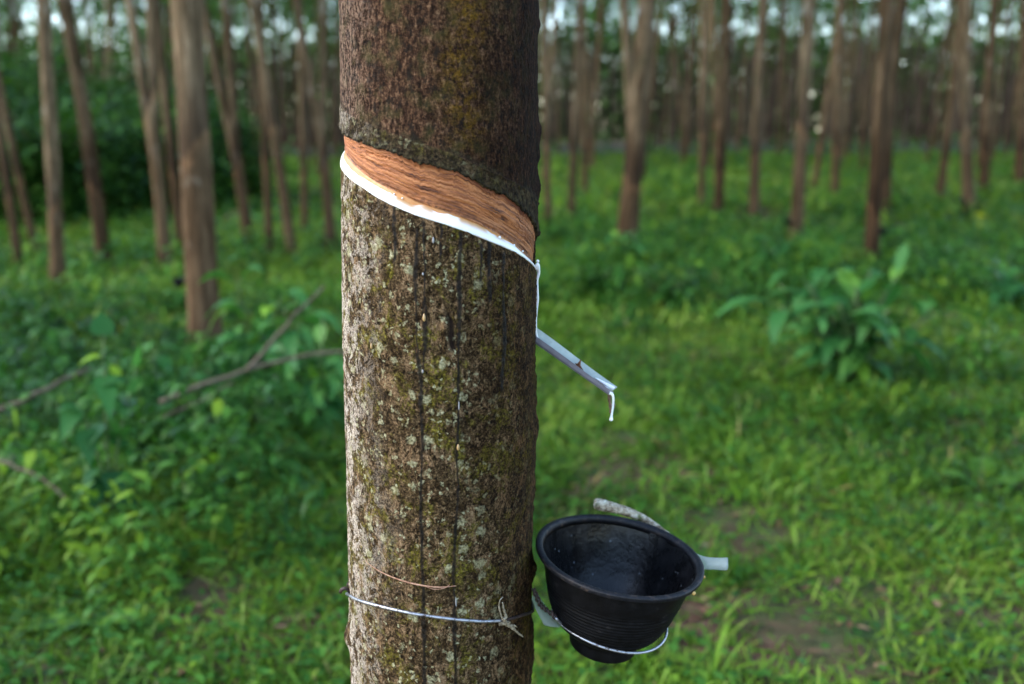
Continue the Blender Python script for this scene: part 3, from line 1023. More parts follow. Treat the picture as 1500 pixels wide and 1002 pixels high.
M_ROOT = t.done(t.bsdf(t.ramp(t.noise(t.coord(), 300, 3), [(.3, (.20, .09, .05)), (.7, (.50, .30, .20))]), .8, .2))
fib = [stick_pt(a_, z_, .0008) for a_, z_ in ((-46, .866), (-43.6, .8631), (-32, .8588), (-18.4, .8545), (-6, .851), (3.7, .8496), (12.7, .8501))]
mb = MB()
mb.add(*tube(smooth_path(fib, 50), np.interp(np.linspace(0, 1, 50), [0, .3, .6, 1], [.0002, .0005, .0010, .0004]), 6))
fib = [stick_pt(a_, z_, .0008) for a_, z_ in ((-6, .851), (0, .8475), (6, .8485), (9, .852))]
mb.add(*tube(smooth_path(fib, 20), .0004, 6))
link('rootlet', mb.mesh('rootlet', M_ROOT), tapped)

# ------------------------------------------------------------------ spout
t = NT('galvanised_sheet')
n1 = t.noise(t.coord(), 70, 5, .65)
c = t.mix(t.mapr(n1, .35, .7), (.27, .31, .29), (.40, .45, .41))
c = t.mix(t.mapr(t.noise(t.coord(), 150, 5, .7), .64, .74), c, (.07, .05, .035))
M_ZINC = t.done(t.bsdf(c, t.mapr(n1, .3, .7, .32, .5), .5, None, Metallic=.2))
t = NT('weathered_sheet')
n1 = t.noise(t.coord(), 70, 5, .65)
M_ZOUT = t.done(t.bsdf(t.mix(t.mapr(n1, .35, .7), (.17, .16, .185), (.25, .24, .275)), .45, .4, None, Metallic=.3))
S0 = at(789.0, 506.0, 1.037)
S1 = at(892.5, 579.0, 1.027)
ax = (S1 - S0) / np.linalg.norm(S1 - S0)
LEN = np.linalg.norm(S1 - S0)
yv = np.array([0, 1., 0])
yv = norm(yv - ax * np.dot(yv, ax))
uv = np.cross(ax, yv)
uv = uv if uv[2] > 0 else -uv
A0 = S0 - ax * .014


def sp(x, y, u):
    return A0 + ax * x + yv * y + uv * u


spout = thing('latex_spout', 'grey sheet metal gutter slanting out of the tapped trunk with latex dripping from its tip', 'spout', tuple(A0))
FULL = LEN + .014
inner = [(-.0018, .0063), (-.0011, .003), (.0002, .0008), (.0045, .0), (.0095, .0008), (.0118, .004), (.0138, .0112)]
outer = [(y - .0009 * (1 if i < 4 else -1), u - .0010 * (0 if i in (0, 6) else 1)) for i, (y, u) in enumerate(inner)]
loop = inner + outer[::-1]
nl = len(loop)
xs_ = np.linspace(0, FULL, 28)
V = []
for x in xs_:
    for i, (y, u) in enumerate(loop):
        ext = .0035 * (u / .0112) if x > FULL - .001 else 0
        V.append(sp(x + ext, y, u * (1 + .03 * math.sin(x * 60)) * (1.1 - .2 * x / FULL)))
V = np.array(V)
F = [grid_faces(28, nl, True)]
for r_ in (0, 27):
    F.append(np.array([[r_ * nl + i, r_ * nl + i + 1, r_ * nl + nl - 2 - i, r_ * nl + nl - 1 - i] for i in range(6)]))
mb = MB()
mb.add(V - A0, F)
mb.M = [np.concatenate([np.where((np.arange(len(F[0])) % nl) < 6, 0, 1), [0] * 12]).astype(np.int32)[:sum(len(f) for f in F)]]
link('gutter', mb.mesh('gutter', [M_ZINC, M_ZOUT], False), spout)
mb = MB()
# latex running inside the gutter, over the tip, and hanging in a drip
P = smooth_path([sp(.010, .002, .0052) - A0, sp(.04, .003, .0030) - A0, sp(.075, .004, .0022) - A0, sp(FULL - .012, .004, .0024) - A0, sp(FULL - .001, .003, .0026) - A0], 40)
V, F = tube(P, np.interp(np.linspace(0, 1, 40), [0, .3, .7, .85, 1], [.0012, .0014, .0018, .0030, .0026]), 10)
mb.add(V, F, 0, 0.)
P = smooth_path([sp(FULL - .022, .0105, .0052) - A0, sp(FULL - .008, .0108, .0062) - A0, sp(FULL + .001, .0112, .0070) - A0], 14)
mb.add(*tube(P, np.interp(np.linspace(0, 1, 14), [0, .5, 1], [.0006, .0020, .0026]), 10), 0, 0.)
D = [at(893.5, 575.5, 1.0255), at(896.5, 577.5, 1.0245), at(898.3, 583, 1.0245), at(897.9, 594, 1.025), at(896.6, 604, 1.025), at(895.6, 611, 1.025), at(895.0, 617.0, 1.025)]
P = smooth_path(np.array(D) - A0, 50)
mb.add(*tube(P, np.interp(np.linspace(0, 1, 50), [0, .15, .35, .7, .84, .93, .98, 1], [.0022, .0017, .0013, .0012, .0015, .0023, .0016, .0003]), 12), 0, 0.)
link('latex_drip', mb.mesh('latex_drip', M_LATEX), spout)
t = NT('latex_crust')
M_CRUST = t.done(t.bsdf(t.ramp(t.noise(t.coord(), 400, 5, .7), [(.35, (.035, .018, .01)), (.55, (.16, .09, .05)), (.7, (.42, .33, .25))]), .6, .4))
mb = MB()
P = smooth_path(np.array([at(892.5, 578, 1.027), at(893, 588, 1.0265), at(894.5, 596, 1.026), at(894, 607, 1.0255)]) - A0, 40)
rr = .0017 + .0009 * fbm(np.linspace(0, 9, 40), 0, 0, 5, 3)
rr[-6:] *= np.linspace(1, .15, 6)
mb.add(*tube(P, rr, 9))
P = smooth_path(np.array([at(897.5, 590, 1.0265), at(899.2, 594, 1.0262), at(897.5, 598, 1.0262)]) - A0, 10)
mb.add(*tube(P, [.0004, .001, .0014, .0016, .0017, .0016, .0014, .001, .0007, .0003], 8))
# grime along the fold
P = smooth_path([sp(.012, .0022, .0045) - A0, sp(.03, .0022, .0038) - A0, sp(.045, .0022, .0034) - A0, sp(.058, .0022, .003) - A0], 24)
mb.add(*tube(P, .0007 + .0008 * np.abs(fbm(np.linspace(0, 7, 24), 0, 0, 8, 2)), 6))
P = smooth_path([sp(FULL - .03, .0022, .0044) - A0, sp(FULL - .012, .0022, .005) - A0], 12)
mb.add(*tube(P, .0006 + .0008 * np.abs(fbm(np.linspace(0, 5, 12), 0, 0, 9, 2)), 6))
link('crust', mb.mesh('crust', M_CRUST), spout)

# bark flake lying in the spout
t = NT('bark_flake')
M_FLAKE = t.done(t.bsdf(t.ramp(t.noise(t.coord(), 500, 5, .7), [(.35, (.05, .018, .01)), (.6, (.25, .11, .06))]), .8, .2))
F0 = at(849.5, 544, 1.036)
prof = [(842.5, 531.5), (845.5, 533), (848, 530), (849.8, 527.2), (851.3, 526.6), (851, 530), (850.5, 535), (852.5, 539), (855.8, 544.5), (854.5, 544.2), (850, 540.5), (846.5, 538.2), (843.5, 534.5)]
pp = np.array([at(x, y, 1.036 + .002 * math.sin(i * 1.7)) for i, (x, y) in enumerate(prof)]) - F0
n = len(pp)
cen = pp.mean(0)
V = np.concatenate([pp + [0, -.0005, 0], pp + [0, .0006, 0], [cen + [0, -.0022, 0]], [cen + [0, .0004, 0]]])
i = np.arange(n)
j = (i + 1) % n
mb = MB()
mb.add(V, [np.stack([np.full(n, 2 * n), i, j], -1), np.stack([np.full(n, 2 * n + 1), n + j, n + i], -1), np.stack([i, n + i, n + j, j], -1)])
tag(link('bark_flake', mb.mesh('bark_flake', M_FLAKE, False), None, tuple(F0)), 'small reddish brown curled bark flake lying in the metal spout', 'bark flake')

# ------------------------------------------------------------------ cup
t = NT('black_rubber')
n1 = t.noise(t.coord(), 60, 6, .7)
c = t.ramp(n1, [(.3, (.002, .002, .002)), (.62, (.005, .005, .006)), (.78, (.03, .026, .023))])
M_RUB = t.done(t.bsdf(c, t.mapr(n1, .3, .7, .42, .62), .16, t.bump(t.noise(t.coord(), 420, 3), .25, .001)))
t = NT('black_rubber_inside')
n1 = t.noise(t.coord((1, 1, .45)), 55, 6, .7)
c = t.ramp(n1, [(.35, (.002, .002, .002)), (.6, (.006, .006, .007)), (.75, (.034, .032, .032))])
c = t.mix(t.mapr(t.voro(t.coord(), 75), .12, .04), c, (.10, .11, .12))
M_RUBIN = t.done(t.bsdf(c, t.mapr(n1, .3, .7, .2, .36), .28, t.bump(t.noise(t.coord(), 160, 4), .35, .0015)))
t = NT('worn_rubber_rim')
n1 = t.noise(t.coord(), 90, 6, .75)
c = t.ramp(n1, [(.38, (.003, .004, .006)), (.56, (.009, .009, .012)), (.64, (.035, .026, .022)), (.76, (.12, .08, .06))])
M_RIM = t.done(t.bsdf(c, .55, .28, t.bump(t.noise(t.coord(), 300, 4), .5, .0015)))


def lathe(prof, seg=128, wob=0., seed=0, close=False):
    p = np.array(prof, float)
    a_ = np.linspace(0, 2 * math.pi, seg, endpoint=False)
    rr_ = p[:, 0][:, None] + wob * fbm(np.cos(a_)[None] * 2 + 5, np.sin(a_)[None] * 2, p[:, 1][:, None] * 25, seed, 3)
    V = np.stack([rr_ * np.cos(a_), rr_ * np.sin(a_), np.broadcast_to(p[:, 1][:, None], rr_.shape)], -1).reshape(-1, 3)
    F = grid_faces(len(p), seg, True)
    if close:
        q = (len(p) - 1) * seg
        jj = np.arange(seg)
        F = np.concatenate([F, np.stack([q + jj, jj, (jj + 1) % seg, q + (jj + 1) % seg], -1)[:, ::-1]])
    return V, F


def dens(pts, n):
    return smooth_path(np.array(pts, float), n)


o_prof = dens([(.041, .0145), (.049, .0195), (.0595, .031), (.0675, .048), (.0735, .068), (.0800, .088), (.0848, .1075)], 90)
rid = (np.sin(o_prof[:, 1] * 2 * math.pi / .0043) > .35) * .0011 * sstep(.02, .028, o_prof[:, 1]) * sstep(.082, .07, o_prof[:, 1])
o_prof[:, 0] += rid
i_prof = dens([(.0838, .105), (.0785, .086), (.0705, .062), (.061, .043), (.049, .029), (.035, .0215), (.022, .0225), (.011, .0262), (.0006, .0275)], 60)
bowl_p = np.concatenate([o_prof])
rim_c = [(.0836, .1056), (.0893, .1050), (.0910, .1055), (.0917, .1066), (.0919, .1090), (.0920, .1103), (.0905, .1113), (.0870, .1114), (.0852, .1106), (.0842, .1088), (.0828, .1030)]
foot_p = [(.0006, -.0034), (.029, -.004), (.0355, -.0034), (.0378, -.001), (.0388, .007), (.0395, .0115), (.041, .0135), (.0415, .0155)]
cup_bowl = MB().add(*lathe(bowl_p, 128, .0006, 3)).mesh('bowl', M_RUB)
cup_in = MB().add(*lathe(i_prof, 128, .0008, 5)).mesh('inside', M_RUBIN)
cup_rim = MB().add(*lathe(rim_c, 160, .0009, 8, True)).mesh('rim', M_RIM)
cup_foot = MB().add(*lathe(dens(foot_p, 22), 96, .0003, 2)).mesh('foot', M_RUB)


def make_cup(label, loc, rot=(0, 0, 0), sc=1., group=None):
    o = thing('latex_cup', label, 'cup', loc, group)
    link('bowl', cup_bowl, o)
    link('inside', cup_in, o)
    link('rim', cup_rim, o)
    link('foot', cup_foot, o)
    o.rotation_euler = rot
    o.scale = (sc, sc, sc)
    return o


CUP_ROT = Euler((R(4.5), R(8.0), 0), 'XYZ')
CM = CUP_ROT.to_matrix()
RIM_C = at(907, 815, 1.032)
CS = 1.02
base_c = Vector(RIM_C) - CM @ Vector((0, 0, .107 * CS))
cup = make_cup('black ribbed rubber latex cup wired to the tapped trunk, in sharp focus', tuple(base_c), CUP_ROT, CS)
t = NT('amber_bead')
M_BEAD = t.done(t.bsdf((.55, .33, .10), .2, .5))
mb = MB()
k = np.linspace(-1, 1, 9)
for ang, rr0 in ((-38, .0022), (-12, .0016)):
    c0 = np.array([math.cos(R(ang)) * .0925, math.sin(R(ang)) * .0925, .106])
    mb.add(*tube(c0 + np.stack([k * 0, k * 0, k * rr0], 1), rr0 * np.sqrt(np.clip(1 - k * k, .002, 1)), 10))
link('latex_bead', mb.mesh('latex_bead', M_BEAD), cup)


def cup_pt(r_, ang, z_):
    v = CM @ Vector((r_ * math.cos(R(ang)) * CS, r_ * math.sin(R(ang)) * CS, z_ * CS))
    return np.array(base_c + v)


# ------------------------------------------------------------------ wire holder
t = NT('zinc_wire')
n1 = t.noise(t.coord(), 160, 5, .7)
c = t.mix(t.mapr(n1, .52, .66), (.42, .43, .46), (.06, .035, .025))
M_WIRE = t.done(t.bsdf(c, .38, .5, None, Metallic=.75))
t = NT('rusty_wire')
M_RUST = t.done(t.bsdf(t.ramp(t.noise(t.coord(), 200, 5, .7), [(.35, (.016, .011, .010)), (.65, (.07, .04, .03))]), .6, .4))
W0 = np.array(at(785.6, 893.6, 1.04))
holder = thing('wire_cup_holder', 'grey wire looped round the trunk and twisted into a ring that carries the black cup', 'wire holder', tuple(W0))
OFF = np.array([TX, TY, 0]) - W0
wr = .0016
tw = [(-84, .797), (-76.7, .8045), (-56, .8145), (-36, .8205), (-20, .8212), (-7, .8193), (13.5, .8133), (30, .8055), (41, .8005)]
P = smooth_path([stick_pt(a_, z_, wr + .0002) + OFF for a_, z_ in tw], 90)
mb = MB()
mb.add(*tube(P, wr, 10))
link('trunk_wire', mb.mesh('trunk_wire', M_WIRE), holder)
tw = [(41, .8005), (52, .796), (62, .7915), (76, .783), (88, .776), (110, .772), (150, .775), (190, .785), (230, .795), (262, .802), (272, .8045)]
P = smooth_path([stick_pt(a_, z_, wr + .0002) + OFF for a_, z_ in tw], 90)
mb = MB()
mb.add(*tube(P, wr * .98, 10))
hk = [at(513, 869.5, 1.02), at(510, 864, 1.012), at(505, 862, 1.01), at(500, 864.5, 1.012), at(499, 867, 1.016)]
mb.add(*tube(smooth_path(np.array(hk) - W0, 24), .0021, 9))
link('rusty_wire', mb.mesh('rusty_wire', M_RUST), holder)
ctr = smooth_path(np.array([at(781, 862, 1.015), at(786, 874, 1.012), at(791, 885, 1.010), at(797, 891, 1.008), at(806, 897, 1.004), at(814, 905, 1.0)]) - W0, 70)
Tg = norm(np.gradient(ctr, axis=0))
n1_ = norm(np.cross(Tg, [0, 1, 0]))
n2_ = np.cross(Tg, n1_)
mb = MB()
ph = np.linspace(0, 2 * math.pi * 3.6, 70)
for q in (0, math.pi):
    mb.add(*tube(ctr + (n1_ * np.cos(ph + q)[:, None] + n2_ * np.sin(ph + q)[:, None]) * .0017, .0013, 8))
link('twist', mb.mesh('twist', M_RUST), holder)
ring = []
for i in range(73):
    a_ = 196 + i * 5
    rr_ = .0618 + .0045 * max(0, math.cos(R(a_ - 355))) ** 2
    ring.append(cup_pt(rr_, a_, .0305 + .004 * math.sin(R(a_ * 2))) - W0)
ring = np.array(ring)
P = np.concatenate([[ctr[-1]], ring[3:]])
mb = MB()
mb.add(*tube(smooth_path(P, 200), .0015, 10))
link('ring', mb.mesh('ring', M_WIRE), holder)

# withered vine scrap caught on the wire
t = NT('withered_vine')
M_VINE = t.done(t.bsdf(t.ramp(t.noise(t.coord(), 260, 5, .7), [(.35, (.07, .05, .03)), (.5, (.27, .21, .13)), (.7, (.52, .45, .33))]), .85, .2))
V0 = stick_pt(43, .803, .003) + np.array([TX, TY, 0])
mb = MB()
off = np.array([TX, TY, 0]) - V0
for pts, r0, r1 in (([(737, 874, 0), (732, 880, 2), (731.5, 890, 3), (734, 902, 4), (738, 909, 3)], .0005, .0010), ([(738, 905, 4), (741, 913, 5), (750, 919, 5), (758, 927, 6), (766, 933, 8)], .0030, .0006),
                    ([(731, 914, 3), (738, 913, 5), (746, 912, 5)], .0022, .0016), ([(736, 882, 3), (738, 893, 4), (741, 905, 4)], .0007, .0017), ([(737, 912, 4), (743, 916, 5), (752, 916, 6), (757, 919, 6)], .0018, .0005)):
    P = []
    for x, y, m_ in pts:
        d = ray(x, y)
        c_ = np.array([axis_x(.8) + TX, TY])
        q0 = np.array([0, 0])
        aa, bb, cc = d[0] ** 2 + d[1] ** 2, -2 * (d[0] * c_[0] + d[1] * c_[1]), c_ @ c_ - (.1017 + .001 + m_ * .0006) ** 2
        tt = (-bb - math.sqrt(bb * bb - 4 * aa * cc)) / 2 / aa
        P.append(np.array([0, 0, EYE]) + d * tt - V0)
    P = smooth_path(P, 24)
    P += .0006 * np.stack([fbm(np.linspace(0, 6, 24), q, 0, 3, 2) for q in (0, 5, 9)], 1)
    mb.add(*tube(P, np.linspace(r0, r1, 24) * (1 + .4 * fbm(np.linspace(0, 9, 24), 1, 0, 7, 2)), 7))
tag(link('vine_scrap', mb.mesh('vine_scrap', M_VINE), None, tuple(V0)), 'withered pale scrap of vine caught on the wire round the trunk', 'vine scrap')

# clear plastic strips behind the cup and broken stick on its rim
t = NT('cloudy_plastic')
b = t.bsdf((.50, .55, .56), .25, .5)
tr = t.n('ShaderNodeBsdfTransparent')
tl = t.n('ShaderNodeBsdfTranslucent')
tl.inputs['Color'].default_value = (.7, .78, .78, 1)
m1, m2 = t.n('ShaderNodeMixShader'), t.n('ShaderNodeMixShader')
m1.inputs[0].default_value = .35
t.t.links.new(b, m1.inputs[1])
t.t.links.new(tl.outputs[0], m1.inputs[2])
m2.inputs[0].default_value = .55
t.t.links.new(m1.outputs[0], m2.inputs[1])
t.t.links.new(tr.outputs[0], m2.inputs[2])
M_PLAS = t.done(m2.outputs[0])


def strip(name, label, top, bot, bulge, seed):
    """a bent ribbon with thickness between two pixel edges carried to their own depths"""
    Tp, Bt = smooth_path(np.array([at(*p) for p in top]), 20), smooth_path(np.array([at(*p) for p in bot]), 20)
    O = (Tp[0] + Bt[0]) / 2
    nv = 7
    w_ = np.linspace(0, 1, nv)[None, :, None]
    G = Tp[:, None] * (1 - w_) + Bt[:, None] * w_
    G[..., 1] -= bulge * np.sin(np.linspace(0, math.pi, nv))[None] + .0012 * fbm(np.arange(20)[:, None] * .4, np.arange(nv)[None] * .6, 0, seed, 2)
    Fr = G.reshape(-1, 3) - O
    Bk = Fr + [0, .0011, 0]
    q = grid_faces(20, nv)
    n_ = len(Fr)
    rim_ = np.concatenate([np.arange(nv), np.arange(1, 20) * nv + nv - 1, 19 * nv + np.arange(nv - 2, -1, -1), np.arange(18, 0, -1) * nv])
    r2 = np.roll(rim_, -1)
    mb_ = MB().add(np.concatenate([Fr, Bk]), [q, q[:, ::-1] + n_, np.stack([rim_, rim_ + n_, r2 + n_, r2], -1)])
    tag(link(name, mb_.mesh(name, M_PLAS), None, tuple(O)), label, 'plastic strip')


strip('plastic_strip', 'cloudy clear plastic strip poking out to the right behind the black cup rim', [(1006, 806, 1.07), (1020, 811, 1.065), (1034, 816, 1.055), (1048, 817.5, 1.05), (1066, 817, 1.045)],
      [(1008, 832, 1.06), (1022, 833.5, 1.055), (1034, 834.5, 1.048), (1048, 835, 1.045), (1065, 835.5, 1.04)], .0045, 4)
strip('plastic_strip', 'crumpled clear plastic strip hanging between trunk and cup behind the twisted wire', [(781, 861, 1.03), (789, 872, 1.03), (797, 884, 1.03), (806, 897, 1.03), (821, 914, 1.03)],
      [(779, 878, 1.02), (786, 895, 1.02), (793, 908, 1.02), (800, 917, 1.02), (819, 919.5, 1.025)], .003, 9)

t = NT('broken_stick')
n1 = t.noise(t.coord((1, 1, 1)), 130, 6, .75)
c = t.ramp(n1, [(.36, (.08, .055, .035)), (.46, (.28, .22, .15)), (.56, (.50, .44, .34)), (.68, (.68, .63, .52))])
c = t.mix(t.mapr(t.noise(t.coord(), 60, 3), .58, .68), c, (.10, .11, .04))
M_STICK = t.done(t.bsdf(c, .85, .2, t.bump(n1, .6, .002)))
s0 = at(871, 737.5, 1.130)
P = smooth_path(np.array([s0, at(885, 740.5, 1.132), at(903, 745, 1.135), at(925, 752, 1.138), at(950, 764, 1.139), at(985, 790, 1.132)]) - s0, 40)
rr = np.interp(np.linspace(0, 1, 40), [0, .03, .1, .3, .6, 1], [.0045, .0068, .0072, .0062, .0055, .004])
mb = MB()
V, F = tube(P, rr, 14)
V = V + .0012 * np.stack([fbm(V[:, 0] * 300, V[:, 1] * 300 + q, V[:, 2] * 300, 3, 2) for q in (0, 7, 13)], 1)
mb.add(V, F)
tag(link('broken_stick', mb.mesh('broken_stick', M_STICK), None, tuple(s0)), 'short pale broken stick resting against the back of the black cup rim', 'stick')

# ------------------------------------------------------------------ cups on the trees behind
for (ti, px, py, wpx, lab) in ((0, 262, 420, 21, 'small black cup hanging at the left of the thick pale trunk'),
                               (20, 1291, 344, 17, 'tiny black cup on the pale trunk behind the big leaved shrub'),
                               (23, 1407, 300, 13, 'tiny black cup on the crooked trunk near the right edge'),
                               (19, 1157, 330, 12, 'tiny black cup on the trunk with the orange brown lower half'),
                               (22, 1308, 285, 12, 'tiny black cup on the trunk close behind the pale trunk')):
    g, width, lean = NEAR_POS[ti]
    p = at(px, py, g[1] - .02)
    make_cup(lab, tuple(p), (0, R(4), 0), wpx * g[1] / FPX / .186, 'latex cups on the trees behind')
# ------------------------------------------------------------------ single plants
BIG = ((.0, .12), (.1, .42), (.25, .82), (.45, 1.), (.65, .9), (.82, .58), (.93, .25), (1., .0))
HEART = ((.0, .5), (.08, .9), (.22, 1.), (.45, .82), (.68, .48), (.87, .17), (1., .0))
t = NT('green_stem')
M_STEM = t.done(t.bsdf(t.ramp(t.noise(t.coord(), 30, 3), [(.3, (.03, .06, .015)), (.7, (.09, .13, .04))]), .6, .3))


def plant(name, label, cat, base, stems, specs, prof=BIG, fold=.14, mat=G_BROAD, extra=None, group=None):
    """stems: list of (tip offset, radius); specs: (stem, position on it, azimuth, elevation, length, width, droop, tone)"""
    o = thing(name, label, cat, tuple(base), group)
    mb, fb = MB(), MB()
    paths = []
    for tip, r_ in stems:
        tip = np.array(tip, float)
        P = smooth_path([[0, 0, -.04], tip * [.25, .25, .45], tip], 14)
        paths.append(P)
        mb.add(*tube(P, np.linspace(r_, r_ * .4, 14), 8))
    Bs, Ds, Ls, Ws, Dr, Vr = [], [], [], [], [], []
    for (si, f, az, el, l_, w_, dr, tone) in specs:
        P = paths[si]
        b_ = P[int(f * 13)]
        d_ = np.array([math.cos(R(el)) * math.sin(R(az)), -math.cos(R(el)) * math.cos(R(az)), math.sin(R(el))])
        pe = b_ + d_ * l_ * .14
        mb.add(*tube(np.array([b_, (b_ + pe) / 2, pe]), [.003, .0025, .002], 5))
        Bs.append(pe), Ds.append(d_), Ls.append(l_), Ws.append(w_), Dr.append(dr), Vr.append(tone)
    leaves(fb, Bs, Ds, Ls, Ws, Dr, Vr, prof, fold=fold, roll=prng.normal(0, .35, len(Bs)))
    link('stem', mb.mesh('stem', M_STEM), o)
    link('foliage', fb.mesh('foliage', mat), o)
    return o


prng = np.random.default_rng(5)


def rand_specs(n, nst, l0, l1, wr_, el=(-10, 55), fr=(.35, 1.), tone=(.2, .85), dr=(.2, .8)):
    return [(int(prng.integers(0, nst)), prng.uniform(*fr), prng.uniform(0, 360), prng.uniform(*el), *(lambda L: (L, L * wr_ * prng.uniform(.8, 1.2)))(prng.uniform(l0, l1)), prng.uniform(*dr), prng.uniform(*tone)) for _ in range(n)]


# az: 0 faces the camera, 90 to the right, 180 away, 270 to the left
g = on_ground(1245, 562)
g[2] = float(gh(g[0], g[1]))
st = [((.0, .0, .40), .012), ((.16, .05, .44), .012), ((-.18, .03, .42), .011), ((-.3, -.05, .34), .010), ((.27, -.05, .30), .010)]
sp_ = [(1, 1., 95, 78, .19, .065, .15, .5), (1, .9, 85, 22, .34, .10, .75, .62), (1, .8, 75, 35, .26, .09, .7, .8), (2, 1., 275, 42, .28, .085, .75, .5), (0, 1., 262, 50, .27, .075, .7, .6), (2, .9, 250, 25, .33, .09, .6, .72),
       (3, 1., 280, 20, .33, .085, .5, .6), (3, .8, 265, 40, .25, .08, .8, .85), (0, .8, 20, 20, .26, .085, .7, .35), (4, 1., 80, 25, .3, .09, .7, .5), (4, .7, 60, 8, .25, .08, .5, .4), (2, .6, 330, 10, .26, .08, .6, .4)]
st += [((.08, -.12, .34), .010), ((-.1, -.12, .36), .010), ((.1, .15, .46), .011), ((-.26, .1, .40), .010)]
sp_ = [(q[0], q[1], q[2], q[3], q[4] * .82, q[5] * .78, q[6], q[7]) for q in sp_]
o = plant('broadleaf_shrub', 'big shrub with long glossy arching leaves in the grass at the right', 'shrub', g, st, sp_ + rand_specs(130, 9, .13, .25, .31, (-5, 70), (.25, 1.), (.3, .95)))
o.scale = (1.38, 1.38, 1.25)
g = on_ground(1425, 560)
g[2] = float(gh(g[0], g[1]))
plant('leafy_herb', 'pale small leaved herb standing right of the big glossy shrub', 'herb', g, [((.05, 0, .34), .006), ((-.1, .05, .38), .006), ((.2, 0, .26), .006)], rand_specs(110, 3, .04, .085, .5, (-20, 60), (.3, 1.), (.6, .95)), SMALL, 0, G_WEED)
g = on_ground(165, 770)
g[2] = float(gh(g[0], g[1]))
st = [((.0, .05, .62), .007), ((-.07, .0, .42), .006), ((.1, .05, .52), .006)]
sp_ = [(0, 1., 200, 70, .16, .105, .25, .45), (0, .95, 300, 5, .11, .07, .4, 1.), (0, .85, 25, -25, .20, .10, .5, .62), (0, .7, 70, 15, .13, .09, .6, .5), (2, 1., 60, 75, .15, .05, .2, .8), (2, .9, 100, 70, .13, .04, .2, .8),
       (1, .9, 20, -40, .15, .10, .5, .35), (1, 1., 330, -30, .14, .10, .6, .6), (0, .45, 40, -45, .19, .12, .4, .3), (1, .5, 350, -20, .16, .11, .6, .3), (0, .55, 270, 0, .14, .1, .6, .5), (0, .3, 80, 10, .15, .1, .6, .3)]
sp_ = [(q[0], q[1], q[2], q[3], q[4] * .74, q[5] * .74, q[6], q[7] - .08 * (q[7] < .9)) for q in sp_]
plant('heart_leaf_sapling', 'sapling with hanging heart shaped leaves at the left, one leaf bright yellow green', 'sapling', g, st, sp_ + rand_specs(24, 3, .08, .14, .65, (-35, 50), (.2, 1.), (.2, .75)), HEART, .1)
g = on_ground(375, 585)
g[2] = float(gh(g[0], g[1]))
st = [((-.06, 0, .60), .008), ((.14, .05, .52), .008), ((.26, -.05, .42), .007), ((.02, -.1, .34), .007)]
sp_ = [(0, 1., 270, 30, .24, .085, .5, .7), (0, .9, 260, 5, .22, .08, .5, .5), (0, 1., 80, 50, .24, .1, .5, .62), (1, 1., 60, 30, .25, .09, .7, .75), (1, .8, 90, 10, .26, .09, .6, .68), (2, 1., 85, 25, .27, .10, .7, .8),
       (3, 1., 300, 20, .24, .09, .6, .6), (3, .8, 30, 60, .2, .06, .3, .9)]
plant('broadleaf_weed', 'leafy weed with light green drooping leaves before the foot of the thick pale trunk', 'weed', g, st, sp_ + rand_specs(60, 4, .13, .24, .36, (-15, 60), (.4, 1.), (.45, .95)))
g = on_ground(470, 640)
g[2] = float(gh(g[0], g[1]))
plant('leafy_sapling', 'leafy sapling rising against the left side of the tapped trunk', 'sapling', g, [((.02, .05, .52), .007), ((-.16, 0, .42), .007), ((.12, 0, .38), .006)], rand_specs(60, 3, .10, .19, .38, (-20, 60), (.3, 1.), (.4, .9)))
g = on_ground(225, 640)
g[2] = float(gh(g[0], g[1]))
plant('leafy_sapling', 'leafy sapling with small leaves behind the dead forked branch at the left', 'sapling', g, [((.02, .05, .42), .006), ((-.16, 0, .36), .006), ((.18, .1, .3), .006)], rand_specs(70, 3, .08, .16, .42, (-20, 60), (.3, 1.), (.35, .9)))


for px, py, h, wd, n_, lab in ((985, 455, .34, .34, 80, 'dark leafy low shrub in the grass in front of the thick pale trunk'), (870, 440, .30, .3, 70, 'low leafy shrub just right of the tapped trunk above the spout'),
                               (1110, 405, .36, .4, 80, 'low shrub between the thick pale trunk and the big glossy shrub'), (1400, 420, .4, .45, 90, 'broad low shrub behind the pale herb at the right'),
                               (935, 405, .42, .3, 70, 'bright green shrub hiding the foot of the thick pale trunk at the right'), (1485, 460, .34, .35, 70, 'low leafy shrub cut by the right edge of the picture')):
    g = on_ground(px, py)
    g[2] = float(gh(g[0], g[1]))
    plant('low_shrub', lab, 'shrub', g, [((prng.uniform(-wd, wd), prng.uniform(-wd, wd) * .6, h * prng.uniform(.6, 1.1)), .006) for _ in range(7)],
          rand_specs(n_, 7, .10, .2, .4, (-15, 55), (.35, 1.), (.05, .6) if px not in (935,) else (.5, .95)), LEAF, 0, G_WEED if px in (985, 1400, 870) else G_BROAD, group='low shrubs of the right midground')


